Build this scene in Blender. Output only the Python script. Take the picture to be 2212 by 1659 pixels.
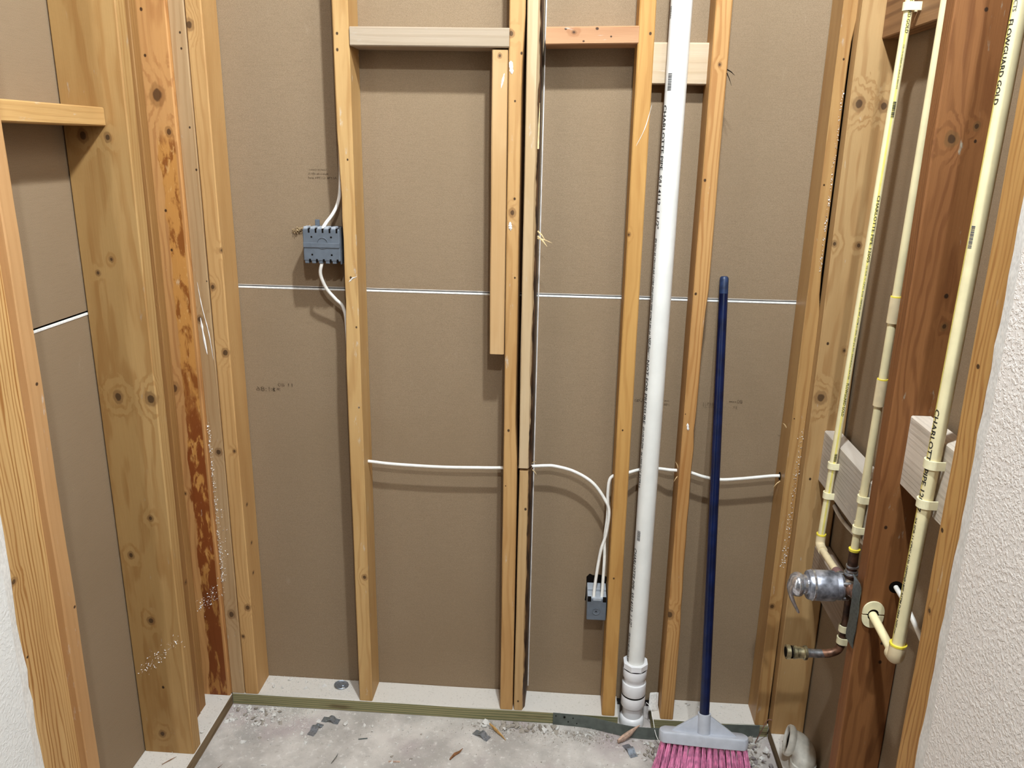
import bpy, bmesh, math, random
from mathutils import Vector, Matrix, noise

# ------------------------------------------------------------------ clear
for o in list(bpy.data.objects):
    bpy.data.objects.remove(o, do_unlink=True)
S = bpy.context.scene
C = S.collection
random.seed(7)

# ------------------------------------------------------------------ camera
F_PX, YAW, PITCH, ROLL = 1754.39, .0653, .2859, .0183
cam_d = bpy.data.cameras.new('camera'); cam = bpy.data.objects.new('camera', cam_d); C.objects.link(cam)
fw = Vector((-math.sin(YAW) * math.cos(PITCH), math.cos(YAW) * math.cos(PITCH), -math.sin(PITCH)))
rt = Vector((math.cos(YAW), math.sin(YAW), 0)); up = rt.cross(fw)
r2 = math.cos(ROLL) * rt + math.sin(ROLL) * up; u2 = -math.sin(ROLL) * rt + math.cos(ROLL) * up
M = Matrix((r2, u2, -fw)).transposed().to_4x4(); M.translation = (.9225, -1.937, 1.5672)
cam.matrix_world = M
cam_d.sensor_width = 36; cam_d.lens = F_PX / 2212 * 36; cam_d.clip_start = .02
S.camera = cam

# ------------------------------------------------------------------ world, exposure
w = bpy.data.worlds.new('world'); S.world = w; w.use_nodes = True
w.node_tree.nodes['Background'].inputs[0].default_value = (.9, .95, 1, 1)
w.node_tree.nodes['Background'].inputs[1].default_value = .02
S.view_settings.view_transform = 'Standard'; S.view_settings.look = 'None'
S.view_settings.gamma = 1; S.view_settings.use_curve_mapping = False
S.view_settings.exposure = 0.0
LAMPS = [((1.06, -1.08, 2.90), 200), ((1.14, -2.45, 2.90), 140)]     # two ceiling lamps: place, watts
LAMP_COL = (.84, .92, .965)
CEIL = 2.95

# ------------------------------------------------------------------ node helpers
def s2l(c):
    return tuple(((v / 255) / 12.92 if v / 255 <= .04045 else ((v / 255 + .055) / 1.055) ** 2.4) for v in c) + (1,)

class NT:
    def __init__(self, name):
        self.m = bpy.data.materials.new(name); self.m.use_nodes = True
        self.t = self.m.node_tree; self.n = self.t.nodes; self.l = self.t.links
        self.b = self.n['Principled BSDF']; self.out = self.n['Material Output']
        self._co = None
    def put(self, sock, v):
        if v is None: return
        if hasattr(v, 'is_linked') or isinstance(v, bpy.types.NodeSocket): self.l.new(v, sock)
        else: sock.default_value = v
    def co(self):
        if self._co is None: self._co = self.n.new('ShaderNodeTexCoord').outputs['Object']
        return self._co
    def math(self, op, a, b=None, c=None):
        n = self.n.new('ShaderNodeMath'); n.operation = op
        self.put(n.inputs[0], a); self.put(n.inputs[1], b); self.put(n.inputs[2], c)
        return n.outputs[0]
    def vm(self, op, a, b=None):
        n = self.n.new('ShaderNodeVectorMath'); n.operation = op
        self.put(n.inputs[0], a); self.put(n.inputs[1], b)
        return n.outputs['Value'] if op in ('LENGTH', 'DISTANCE', 'DOT_PRODUCT') else n.outputs[0]
    def noise(self, vec, scale=5., detail=3., rough=.5, dist=0.):
        n = self.n.new('ShaderNodeTexNoise'); self.put(n.inputs['Vector'], vec)
        n.inputs['Scale'].default_value = scale; n.inputs['Detail'].default_value = detail
        n.inputs['Roughness'].default_value = rough; n.inputs['Distortion'].default_value = dist
        return n.outputs['Fac']
    def vor(self, vec, scale, feat='F1'):
        n = self.n.new('ShaderNodeTexVoronoi'); n.feature = feat; self.put(n.inputs['Vector'], vec)
        n.inputs['Scale'].default_value = scale
        return n.outputs['Distance']
    def ramp(self, f, a, b, lo=0., hi=1.):
        n = self.n.new('ShaderNodeMapRange'); n.interpolation_type = 'SMOOTHSTEP'
        self.put(n.inputs[0], f); n.inputs[1].default_value = a; n.inputs[2].default_value = b
        n.inputs[3].default_value = lo; n.inputs[4].default_value = hi
        return n.outputs[0]
    def mix(self, f, a, b, mode='MIX'):
        n = self.n.new('ShaderNodeMix'); n.data_type = 'RGBA'; n.blend_type = mode
        self.put(n.inputs[0], f); self.put(n.inputs[6], a); self.put(n.inputs[7], b)
        return n.outputs[2]
    def sep(self, v):
        n = self.n.new('ShaderNodeSeparateXYZ'); self.put(n.inputs[0], v); return n.outputs
    def bump(self, h, dist=.001, strength=.5):
        n = self.n.new('ShaderNodeBump'); n.inputs['Distance'].default_value = dist
        n.inputs['Strength'].default_value = strength; self.put(n.inputs['Height'], h)
        self.l.new(n.outputs[0], self.b.inputs['Normal'])
    def base(self, c, rough=.6, metal=0., spec=None):
        self.put(self.b.inputs['Base Color'], c); self.put(self.b.inputs['Roughness'], rough)
        self.b.inputs['Metallic'].default_value = metal
        if spec is not None: self.b.inputs['Specular IOR Level'].default_value = spec

def flat(name, rgb, rough=.5, metal=0., var=.08, scale=40., spec=None, bump=0.):
    t = NT(name); c = s2l(rgb)
    f = t.noise(t.co(), scale, 3)
    d = tuple(v * (1 - var * 2) for v in c[:3]) + (1,); l = tuple(min(1, v * (1 + var)) for v in c[:3]) + (1,)
    t.base(t.mix(t.ramp(f, .3, .7), d, l), rough, metal, spec)
    if bump: t.bump(f, bump, .6)
    return t.m

def wood(name, light, dark, ring=190., pith=(.03, .06), knots=(), rough=.62, fuzz=.35, dust=0., tint=None, swirl=.012,
         patch=None, seed=0., ringmix=.55, gain=(.68, .68, .70)):
    """solid wood in object space, board length along z. knots: (x, y, z, r) local"""
    t = NT(name); p = t.co()
    off = t.vm('ADD', p, (seed * 1.7, seed * .9, seed * 3.1))
    warp = t.noise(t.vm('MULTIPLY', off, (9, 9, 1.6)), 1., 2)
    warp2 = t.noise(t.vm('MULTIPLY', off, (30, 30, 5)), 1., 2)
    x, y, z = t.sep(p)
    dx = t.math('ADD', t.math('SUBTRACT', x, pith[0]), t.math('MULTIPLY', t.math('SUBTRACT', warp, .5), swirl * 3))
    dy = t.math('ADD', t.math('SUBTRACT', y, pith[1]), t.math('MULTIPLY', t.math('SUBTRACT', warp2, .5), swirl * .5))
    dy = t.math('ADD', dy, t.math('MULTIPLY', t.math('SUBTRACT', t.noise(t.vm('MULTIPLY', off, (16, 16, 2.4)), 1., 3), .5), swirl * 2.2))
    r = t.math('SQRT', t.math('ADD', t.math('MULTIPLY', dx, dx), t.math('MULTIPLY', dy, dy)))
    kmask = None; kcore = None
    kw = t.math('ADD', .65, t.math('MULTIPLY', t.noise(t.vm('MULTIPLY', off, (90, 90, 60)), 1., 2), .7))
    for (kx, ky, kz, kr) in knots:
        d = t.math('MULTIPLY', t.vm('LENGTH', t.vm('MULTIPLY', t.vm('SUBTRACT', p, (kx, ky, kz)), (1, .7, .8))), kw)
        if kr > .0055:
            g = t.ramp(d, kr * 3.2, kr * .6)
            r = t.math('ADD', r, t.math('MULTIPLY', g, kr * .9))
            m = t.ramp(d, kr * 1.05, kr * .75)
            kmask = m if kmask is None else t.math('MAXIMUM', kmask, m)
            c = t.ramp(d, kr * .55, kr * .38, 0, .8)
        else:
            c = t.ramp(d, kr * .8, kr * .45)
        kcore = c if kcore is None else t.math('MAXIMUM', kcore, c)
    wv = t.math('SINE', t.math('MULTIPLY', r, ring * 6.283))
    wv = t.ramp(wv, -.2, 1.)
    wv = t.math('MULTIPLY', wv, t.ramp(t.noise(t.vm('MULTIPLY', off, (70, 70, 3)), 1., 2), .3, .65, .35, 1.1))
    fib = t.noise(t.vm('MULTIPLY', off, (420, 420, 9)), 1., 3, .6)
    big = t.noise(t.vm('MULTIPLY', off, (14, 14, 2.2)), 1., 3)
    cl, cd = [tuple(min(.95, v * k) for v, k in zip(s2l(c)[:3], (1.04, 1.05, 1.16))) + (1,) for c in (light, dark)]
    f = t.math('ADD', t.math('MULTIPLY', wv, ringmix), t.math('MULTIPLY', t.math('SUBTRACT', fib, .35), fuzz))
    col = t.mix(f, cl, cd)
    col = t.mix(t.ramp(big, .35, .75, 0, .45), col, s2l(tint or dark))
    if patch:
        col = patch(t, p, col)
    if kmask is not None:
        col = t.mix(t.math('MULTIPLY', kmask, .55), col, s2l((140, 96, 56)))
    if kcore is not None:
        col = t.mix(t.math('MULTIPLY', kcore, .93), col, s2l((56, 32, 17)))
    if dust:
        dn = t.noise(t.vm('MULTIPLY', off, (60, 60, 16)), 1., 4, .65)
        col = t.mix(t.ramp(dn, .68 - dust * .1, .82 - dust * .1, 0, .75), col, s2l((232, 222, 208)))
    col = t.mix(1., col, tuple(gain) + (1,), 'MULTIPLY')
    t.base(col, rough, 0, .3)
    t.bump(t.math('ADD', t.math('MULTIPLY', fib, .7), t.math('MULTIPLY', wv, .4)), .0007, .5)
    return t.m

# ------------------------------------------------------------------ materials
def m_drywall():
    t = NT('drywall_paper'); p = t.co()
    fib = t.noise(t.vm('MULTIPLY', p, (25, 25, 420)), 1., 3, .6)
    fine = t.noise(p, 900, 2)
    big = t.noise(p, 3.2, 4)
    c = t.mix(t.ramp(fine, .3, .7), s2l((130, 110, 87)), s2l((152, 131, 106)))
    c = t.mix(t.ramp(fib, .45, .8, 0, .22), c, s2l((118, 99, 76)))
    c = t.mix(t.ramp(big, .4, .75, 0, .35), c, s2l((132, 111, 86)))
    sc = t.noise(t.vm('MULTIPLY', p, (22, 22, 9)), 1., 5, .65)
    c = t.mix(t.ramp(sc, .64, .80, 0, .22), c, s2l((190, 172, 150)))
    t.base(c, .85, 0, .15); t.bump(t.math('ADD', fib, fine), .0004, .35)
    return t.m
def m_concrete():
    t = NT('dusty_concrete'); p = t.co()
    a = t.noise(p, 6, 5, .6); b = t.noise(p, 60, 4, .6); d = t.noise(p, 300, 2)
    c = t.mix(t.ramp(a, .35, .7), s2l((172, 165, 158)), s2l((212, 204, 196)))
    e = t.noise(t.vm('ADD', p, (3.1, 1.7, 0)), 4.5, 3)
    c = t.mix(t.ramp(e, .5, .68, 0, .6), c, s2l((166, 148, 150)))
    c = t.mix(t.ramp(t.noise(t.vm('ADD', p, (9.1, 4.7, 0)), 5.5, 4, .6), .56, .72, 0, .6), c, s2l((160, 155, 150)))
    c = t.mix(t.ramp(b, .55, .72, 0, .45), c, s2l((238, 234, 228)))
    c = t.mix(t.ramp(b, .40, .28, 0, .4), c, s2l((150, 138, 128)))
    t.base(c, .9, 0, .2); t.bump(t.math('ADD', b, t.math('MULTIPLY', d, .5)), .0012, .5)
    return t.m
def m_tex_wall(name, rgb, amp):
    t = NT(name); p = t.co()
    n1 = t.noise(p, 165, 3, .55, .4); n2 = t.noise(p, 45, 2)
    h = t.math('ADD', t.ramp(n1, .42, .64), t.math('MULTIPLY', n2, .4))
    c = s2l(rgb); c2 = tuple(v * .93 for v in c[:3]) + (1,)
    t.base(t.mix(n2, c2, c), .75, 0, .25); t.bump(h, amp, .7)
    return t.m
def m_plate(name, side_a, side_b):
    """treated timber plate, white plaster dust lying on its upward side"""
    t = NT(name); p = t.co()
    warp = t.noise(t.vm('MULTIPLY', p, (20, 20, 2)), 1., 3)
    x, y, z = t.sep(p)
    r = t.math('ADD', t.math('MULTIPLY', x, 260), t.math('MULTIPLY', warp, 7))
    wv = t.ramp(t.math('SINE', t.math('MULTIPLY', r, 3.)), -.3, 1)
    c = t.mix(wv, s2l(side_a), s2l(side_b))
    c = t.mix(t.ramp(t.noise(t.vm('MULTIPLY', p, (40, 40, 5)), 1., 4), .56, .72, 0, .7), c, s2l((84, 62, 40)))
    g = t.n.new('ShaderNodeNewGeometry'); nz = t.sep(g.outputs['Normal'])[2]
    dn = t.noise(p, 90, 5, .65)
    sp = t.noise(p, 240, 3)
    dc = t.mix(t.ramp(sp, .6, .75, 0, .5), s2l((216, 209, 200)), s2l((160, 150, 138)))
    c = t.mix(t.math('MULTIPLY', t.ramp(nz, .3, .8), t.ramp(dn, .22, .42, .6, 1.)), c, dc)
    t.base(c, .85, 0, .2); t.bump(dn, .0012, .5)
    return t.m
def m_galv(name='galvanised_steel', rgb=(150, 156, 160), rough=.35):
    t = NT(name); p = t.co()
    v = t.vor(p, 160)
    t.base(t.mix(t.ramp(v, .1, .7), s2l(rgb), s2l(tuple(min(255, int(c * 1.18)) for c in rgb))), rough, .85)
    return t.m

DRY = m_drywall(); CONC = m_concrete()
PAINT_R = m_tex_wall('textured_wall_paint', (240, 232, 225), .0009)
PAINT_L = m_tex_wall('smooth_wall_paint', (226, 224, 220), .0006)
CEILM = m_tex_wall('ceiling_paint', (165, 160, 154), .001)
GYP = flat('gypsum_core', (236, 234, 230), .9, 0, .06, 150, .2, .001)
PLATE = m_plate('treated_plate', (148, 138, 102), (112, 114, 80))
PLATE2 = m_plate('dusty_plate', (128, 108, 82), (96, 80, 58))
PVC = flat('white_pvc', (236, 234, 228), .32, 0, .03, 12)
PVCF = flat('white_pvc_fitting', (240, 238, 238), .28, 0, .03, 20)
OLDPVC = flat('aged_pvc', (228, 224, 212), .4, 0, .07, 60)
CPVC = flat('cream_cpvc', (240, 226, 180), .38, 0, .04, 25)
CPVC_D = flat('cream_cpvc_fitting', (228, 208, 168), .42, 0, .05, 40)
STRAPM = flat('cream_strap', (240, 230, 190), .42, 0, .04, 60)
YEL = flat('yellow_band', (238, 216, 70), .45, 0, .05, 40)
YSTR = flat('yellow_stripe', (236, 220, 120), .45, 0, .05, 40)
INK = flat('black_ink', (26, 26, 28), .6, 0, .05, 50)
INKF = flat('faded_paper_ink', (112, 94, 74), .85, 0, .25, 160, .1)
INKG = flat('grey_ink', (96, 96, 98), .6, 0, .1, 80)
GREYP = flat('grey_box_plastic', (94, 101, 110), .42, 0, .05, 60)
GREYL = flat('lit_grey_plastic', (168, 174, 182), .4, 0, .05, 60)  # brighter copy of the box grey; light on the upper parts put into colour
HOLE = flat('dark_opening', (20, 16, 13), .9, 0, .05, 30, .05)
GALV = m_galv('galvanised_steel', (150, 158, 168), .42); GALVD = m_galv('dull_steel', (104, 110, 108), .5)
STRAPG = flat('grey_strap_paint', (100, 106, 100), .55, .3, .08, 60)
CHROME = m_galv('worn_chrome', (186, 188, 194), .18)
CHROMES = flat('scuffed_chrome', (176, 178, 188), .36, .65, .34, 45)
COPPER = flat('tarnished_copper', (138, 98, 76), .42, .55, .3, 60)
COPPERD = flat('dark_copper', (84, 58, 44), .5, .4, .3, 60)
BRASS = flat('brass', (176, 164, 130), .3, .8, .3, 80)
SOLDER = flat('solder', (190, 190, 192), .3, .9, .2, 120)
BLUE = flat('blue_enamel', (8, 22, 58), .28, 0, .2, 30, .5)
BROOMG = flat('broom_grey_plastic', (186, 188, 196), .45, 0, .04, 40)
PINK = flat('pink_bristle', (236, 146, 186), .5, 0, .16, 90)
CABLE = flat('white_cable', (238, 234, 226), .45, 0, .04, 60)
WIRE = flat('thin_wire', (150, 110, 96), .4, .5, .1, 60)
DUSTW = flat('plaster_chunk', (230, 226, 220), .92, 0, .07, 200, .15, .001)
DUSTG = flat('mortar_chunk', (178, 168, 156), .95, 0, .15, 150, .15, .001)
LINT = flat('grey_lint', (158, 148, 146), .97, 0, .16, 120, .1, .002)
CHIPW = flat('wood_chip', (206, 160, 96), .8, 0, .15, 120)
CHIPD = flat('dark_wood_chip', (142, 96, 60), .85, 0, .2, 120)
RAG = flat('pink_wood_shard', (202, 168, 146), .85, 0, .15, 120)
SPLINT = flat('pale_splinter', (226, 196, 146), .8, 0, .1, 100)
GLUE = flat('dried_glue', (240, 236, 230), .35, 0, .03, 200)
STAR = flat('torn_paper', (176, 150, 112), .9, 0, .2, 200)
LAMPM = NT('lamp_diffuser'); LAMPM.b.inputs['Emission Color'].default_value = LAMP_COL + (1,)
LAMPM.b.inputs['Emission Strength'].default_value = 6; LAMPM = LAMPM.m
LAMPR = flat('lamp_rim', (235, 235, 235), .4, 0, .02)

# ------------------------------------------------------------------ mesh helpers
def link(name, me, mat, parent=None, loc=(0, 0, 0), rot=None, smooth=False):
    me.materials.clear()
    if mat: me.materials.append(mat)
    o = bpy.data.objects.new(name, me); C.objects.link(o)
    o.location = loc
    if rot is not None: o.rotation_euler = rot
    if parent: o.parent = parent
    if smooth:
        for f in me.polygons: f.use_smooth = True
        try: me.set_sharp_from_angle(angle=math.radians(38))
        except Exception: pass
    return o
def tag(o, label, cat, group=None):
    o['label'] = label; o['category'] = cat
    if group: o['group'] = group
    return o
def thing(name, loc, label, cat, group=None, rot=None):
    o = bpy.data.objects.new(name, None); C.objects.link(o); o.location = loc; o.empty_display_size = .05
    if rot is not None: o.rotation_euler = rot
    return tag(o, label, cat, group)
def struct_empty(name):
    o = bpy.data.objects.new(name, None); C.objects.link(o); o['kind'] = 'structure'; o.empty_display_size = .1
    return o
def pyd(name, v, f):
    me = bpy.data.meshes.new(name); me.from_pydata(v, [], f); me.update(); return me
def bm_me(name, bm):
    bmesh.ops.recalc_face_normals(bm, faces=bm.faces)
    me = bpy.data.meshes.new(name); bm.to_mesh(me); bm.free(); return me
def bm_box(bm, lo, hi, bev=0., seg=1, mat=None):
    vs = [bm.verts.new((x, y, z)) for x in (lo[0], hi[0]) for y in (lo[1], hi[1]) for z in (lo[2], hi[2])]
    fs = [(0, 1, 3, 2), (4, 6, 7, 5), (0, 4, 5, 1), (2, 3, 7, 6), (0, 2, 6, 4), (1, 5, 7, 3)]
    nf = [bm.faces.new([vs[i] for i in f]) for f in fs]
    if bev:
        es = list({e for f in nf for e in f.edges})
        bmesh.ops.bevel(bm, geom=es, offset=bev, segments=seg, affect='EDGES', profile=.5)
def box(name, lo, hi, mat, parent=None, bev=.001, seg=2, loc=(0, 0, 0), rot=None):
    bm = bmesh.new(); bm_box(bm, lo, hi, bev, seg)
    return link(name, bm_me(name, bm), mat, parent, loc, rot)
def frame_of(d):
    d = d.normalized(); a = Vector((0, 0, 1)) if abs(d.z) < .9 else Vector((1, 0, 0))
    x = a.cross(d).normalized(); return x, d.cross(x).normalized(), d
def smooth_path(pts, n=6):
    pts = [Vector(p) for p in pts]
    if len(pts) < 3 or n < 2: return pts
    out = []
    for i in range(len(pts) - 1):
        p0 = pts[max(0, i - 1)]; p1 = pts[i]; p2 = pts[i + 1]; p3 = pts[min(len(pts) - 1, i + 2)]
        for k in range(n):
            t = k / n
            out.append(.5 * ((2 * p1) + (p2 - p0) * t + (2 * p0 - 5 * p1 + 4 * p2 - p3) * t * t + (3 * p1 - p0 - 3 * p2 + p3) * t ** 3))
    out.append(pts[-1]); return out
def tube_vf(pts, rad, seg=14, cap=True, flatten=None):
    pts = [Vector(p) for p in pts]; n = len(pts)
    rs = rad if isinstance(rad, (list, tuple)) else [rad] * n
    v = []; f = []
    x, y, _ = frame_of(pts[1] - pts[0])
    for i, p in enumerate(pts):
        t = (pts[min(i + 1, n - 1)] - pts[max(i - 1, 0)]).normalized()
        x = (x - t * x.dot(t)).normalized(); y = t.cross(x)
        for k in range(seg):
            a = 2 * math.pi * k / seg
            v.append(tuple(p + (x * math.cos(a) * (flatten or 1) + y * math.sin(a)) * rs[i]))
    for i in range(n - 1):
        for k in range(seg):
            a = i * seg + k; b = i * seg + (k + 1) % seg
            f.append((a, b, b + seg, a + seg))
    if cap:
        f.append(tuple(range(seg - 1, -1, -1))); f.append(tuple(range((n - 1) * seg, n * seg)))
    return v, f
def tube(name, pts, rad, mat, parent=None, seg=14, cap=True, flatten=None, sm=True):
    v, f = tube_vf(pts, rad, seg, cap, flatten)
    return link(name, pyd(name, v, f), mat, parent, smooth=sm)
def lathe(name, prof, mat, parent=None, origin=(0, 0, 0), axis=(0, 0, 1), seg=28, sm=True, phase=0., cap=True):
    """prof: (radius, distance along axis)"""
    o = Vector(origin); x, y, d = frame_of(Vector(axis)); v = []; f = []
    n = len(prof)
    for r, h in prof:
        for k in range(seg):
            a = 2 * math.pi * k / seg + phase
            v.append(tuple(o + d * h + (x * math.cos(a) + y * math.sin(a)) * r))
    for i in range(n - 1):
        for k in range(seg):
            a = i * seg + k; b = i * seg + (k + 1) % seg
            f.append((a, b, b + seg, a + seg))
    if cap and prof[0][0] > 1e-5: f.append(tuple(range(seg - 1, -1, -1)))
    if cap and prof[-1][0] > 1e-5: f.append(tuple(range((n - 1) * seg, n * seg)))
    return link(name, pyd(name, v, f), mat, parent, smooth=sm)

VERT = Matrix.Identity(3)
TONE = {12: (.44, .42, .40), 1: (.60, .63, .66), 19: (.62, .65, .70), 20: (.45, .52, .48), 16: (.72, .78, .86), 3: (.68, .72, .76), 26: (.53, .50, .48), 29: (.95, .92, .84), 30: (1.15, 1.1, .98), 6: (.69, .65, .52), 25: (.76, .72, .60), 11: (.66, .62, .58), 8: (.6, .6, .62), 14: (.48, .46, .44), 13: (.48, .46, .44), 15: (.82, .76, .64)}     # how dark each board's timber is
ALONG_X = Matrix(((0, 0, 1), (0, 1, 0), (-1, 0, 0)))          # local z -> +X, local x -> -Z
ALONG_Y = Matrix(((1, 0, 0), (0, 0, 1), (0, -1, 0)))          # local z -> +Y, local y -> -Z
def board(name, label, cat, p0, length, w, d, light=(222, 176, 112), dark=(178, 124, 66), lean=(0, 0), frame=VERT,
          bev=.0025, wob=.0007, seed=0, knots=(), mod=None, n=None, group=None, mat=None, **wk):
    """a sawn board: p0 = middle of its base, local x/y across, local z along it"""
    rnd = random.Random(seed); p0 = Vector(p0); inv = frame.inverted()
    kl = [tuple(inv @ (Vector(k[:3]) - p0)) + (k[3],) for k in knots]
    n = n or max(4, int(length / .05))
    a, b = w / 2, d / 2
    prof = [(-a + bev, -b), (a - bev, -b), (a, -b + bev), (a, b - bev), (a - bev, b), (-a + bev, b), (-a, b - bev), (-a, -b + bev)]
    v = []; f = []
    for i in range(n + 1):
        t = i / n; z = t * length
        for j, (x, y) in enumerate(prof):
            q = Vector((seed * 3.3 + j // 2 * 5, z * 5, seed))
            xx = x + lean[0] * t + (noise.noise(q) * wob); yy = y + lean[1] * t + noise.noise(q + Vector((7, 0, 0))) * wob * .5
            zz = z
            if mod: xx, yy, zz = mod(xx, yy, z, j)
            v.append((xx, yy, zz))
    m = len(prof)
    for i in range(n):
        for k in range(m):
            p = i * m + k; q = i * m + (k + 1) % m
            f.append((p, q, q + m, p + m))
    f.append(tuple(range(m - 1, -1, -1))); f.append(tuple(range(n * m, (n + 1) * m)))
    if mat is None:
        pith = wk.pop('pith', (rnd.uniform(-.06, .06), rnd.uniform(.05, .12) * rnd.choice((-1, 1))))
        if seed in TONE: wk['gain'] = TONE[seed]
        mat = wood(name + '_wood_%d' % seed, light, dark, pith=pith, knots=kl, seed=seed * .37, **wk)
    o = link(name, pyd(name, v, f), mat)
    Mx = frame.to_4x4(); Mx.translation = p0; o.matrix_world = Mx
    return tag(o, label, cat, group)

def text_mesh(body, length, height):
    cu = bpy.data.curves.new('txt', 'FONT'); cu.body = body; cu.size = 1; cu.resolution_u = 2; cu.offset = .012
    o = bpy.data.objects.new('txt', cu); C.objects.link(o)
    dg = bpy.context.evaluated_depsgraph_get(); me = bpy.data.meshes.new_from_object(o.evaluated_get(dg))
    bpy.data.objects.remove(o, do_unlink=True)
    xs = [q.co.x for q in me.vertices]; ys = [q.co.y for q in me.vertices]
    x0, x1, y0, y1 = min(xs), max(xs), min(ys), max(ys)
    for q in me.vertices:
        q.co = ((q.co.x - x0) / (x1 - x0) * length, (q.co.y - y0) / max(1e-6, y1 - y0) * height, 0)
    return me
def print_on_pipe(name, body, parent, base, top, R, th0, z_top, length, height, mat=INK):
    """lettering wrapped on a pipe that runs from base to top, reading downwards from z_top"""
    me = text_mesh(body, length, height) if isinstance(body, str) else body
    bm = bmesh.new(); bm.from_mesh(me)
    for k in (.2, .4, .6, .8):
        bmesh.ops.bisect_plane(bm, geom=bm.verts[:] + bm.edges[:] + bm.faces[:], plane_co=(0, height * k, 0), plane_no=(0, 1, 0))
    b, t = Vector(base), Vector(top)
    for q in bm.verts:
        z = z_top - q.co.x; c = b.lerp(t, (z - b.z) / (t.z - b.z)); th = th0 + q.co.y / R; r = R + .00035
        q.co = (c.x + r * math.sin(th), c.y - r * math.cos(th), z)
    me2 = bpy.data.meshes.new(name); bm.to_mesh(me2); bm.free()
    return link(name, me2, mat, parent)
def bars_mesh(length, height, seed=1):
    rnd = random.Random(seed); v = []; f = []; x = 0
    while x < length:
        wd = rnd.choice((.0008, .0014, .002)); 
        i = len(v); v += [(x, 0, 0), (x + wd, 0, 0), (x + wd, height, 0), (x, height, 0)]; f.append((i, i + 1, i + 2, i + 3))
        x += wd + rnd.choice((.0007, .0011))
    return pyd('bars', v, f)

def blob_bm(bm, c, r, rnd, squash=.7, sub=1):
    mtx = Matrix.Translation(Vector(c)) @ Matrix.Rotation(rnd.uniform(0, 6.28), 4, 'Z') @ Matrix.Rotation(rnd.uniform(-.4, .4), 4, 'X') \
        @ Matrix.Diagonal((r * rnd.uniform(.7, 1.3), r * rnd.uniform(.6, 1.1), r * squash * rnd.uniform(.6, 1.1), 1))
    res = bmesh.ops.create_icosphere(bm, subdivisions=sub, radius=1, matrix=mtx)
    for q in res['verts']:
        q.co += Vector((rnd.uniform(-1, 1), rnd.uniform(-1, 1), rnd.uniform(-.5, .5))) * r * .22
def crumbs(name, spots, mat, parent, seed=1):
    """tiny tetrahedra in one mesh: spots = (point, size)"""
    rnd = random.Random(seed); v = []; f = []
    for p, s in spots:
        i = len(v); p = Vector(p)
        for _ in range(4):
            v.append(tuple(p + Vector((rnd.uniform(-1, 1), rnd.uniform(-1, 1), rnd.uniform(-1, 1))) * s))
        f += [(i, i + 1, i + 2), (i, i + 3, i + 1), (i, i + 2, i + 3), (i + 1, i + 3, i + 2)]
    o = link(name, pyd(name, v, f), mat, parent); o['kind'] = 'stuff'; return o

# ================================================================== SETTING
PT = .038                                   # plate thickness
fl = box('floor', (-2.4, -5.45, -.12), (1.75, .25, 0), CONC, None, 0); fl['kind'] = 'structure'
box('added_floor_covering', (-2.35, -5.42, .0005), (1.51, -1.05, .006), flat('added_dark_floor', (104, 84, 66), .55, 0, .12, 8), fl, .001, 1)  # added out of view: dark sheet that soaks up light bouncing off the floor
ce = box('ceiling', (-2.4, -5.45, CEIL), (1.75, .25, CEIL + .05), CEILM, None, 0); ce['kind'] = 'structure'
wr = box('wall_rear', (-2.4, -5.47, 0), (1.75, -5.42, CEIL), flat('dark_unseen_wall', (92, 70, 54), .6, 0, .1, 6), None, 0); wr['kind'] = 'structure'  # unseen wall, set far back and darkened to return less light

# back of the neighbouring room's drywall, seen between the studs
wb = struct_empty('wall_back')
def sheet(name, lo, hi, parent, mat=DRY): return box(name, lo, hi, mat, parent, .0008, 1)
sheet('drywall_panel', (-.16, .0892, .03), (1.64, .102, 1.2055), wb)
sheet('drywall_panel', (-.16, .0892, 1.2100), (1.64, .102, 2.43), wb)
sheet('drywall_panel', (-.16, .0892, 2.436), (1.64, .102, CEIL), wb)
# tapered paper edges of the two boards at the joint
box('panel_edge', (-.15, .0880, 1.2025), (1.63, .0915, 1.2072), GYP, wb, .0008, 2)
box('panel_edge', (-.15, .0886, 1.2092), (1.63, .0925, 1.2122), flat('grey_paper_edge', (176, 168, 160), .8), wb, .0006, 2)
box('joint_backing', (-.15, .098, 1.195), (1.63, .101, 1.222), HOLE, wb, 0)

wl = struct_empty('wall_left')
sheet('drywall_panel', (-.1425, -.80, .03), (-.13, .0885, 1.1945), wl)
sheet('drywall_panel', (-.1425, -.80, 1.2005), (-.13, .0885, CEIL), wl)
box('panel_edge', (-.134, -.80, 1.1915), (-.1286, .088, 1.1965), GYP, wl, .0008, 2)
box('joint_backing', (-.1420, -.79, 1.188), (-.139, .088, 1.21), HOLE, wl, 0)
wrt = struct_empty('wall_right')
sheet('drywall_panel', (1.613, -.86, .03), (1.6255, .0885, CEIL), wrt)

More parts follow.
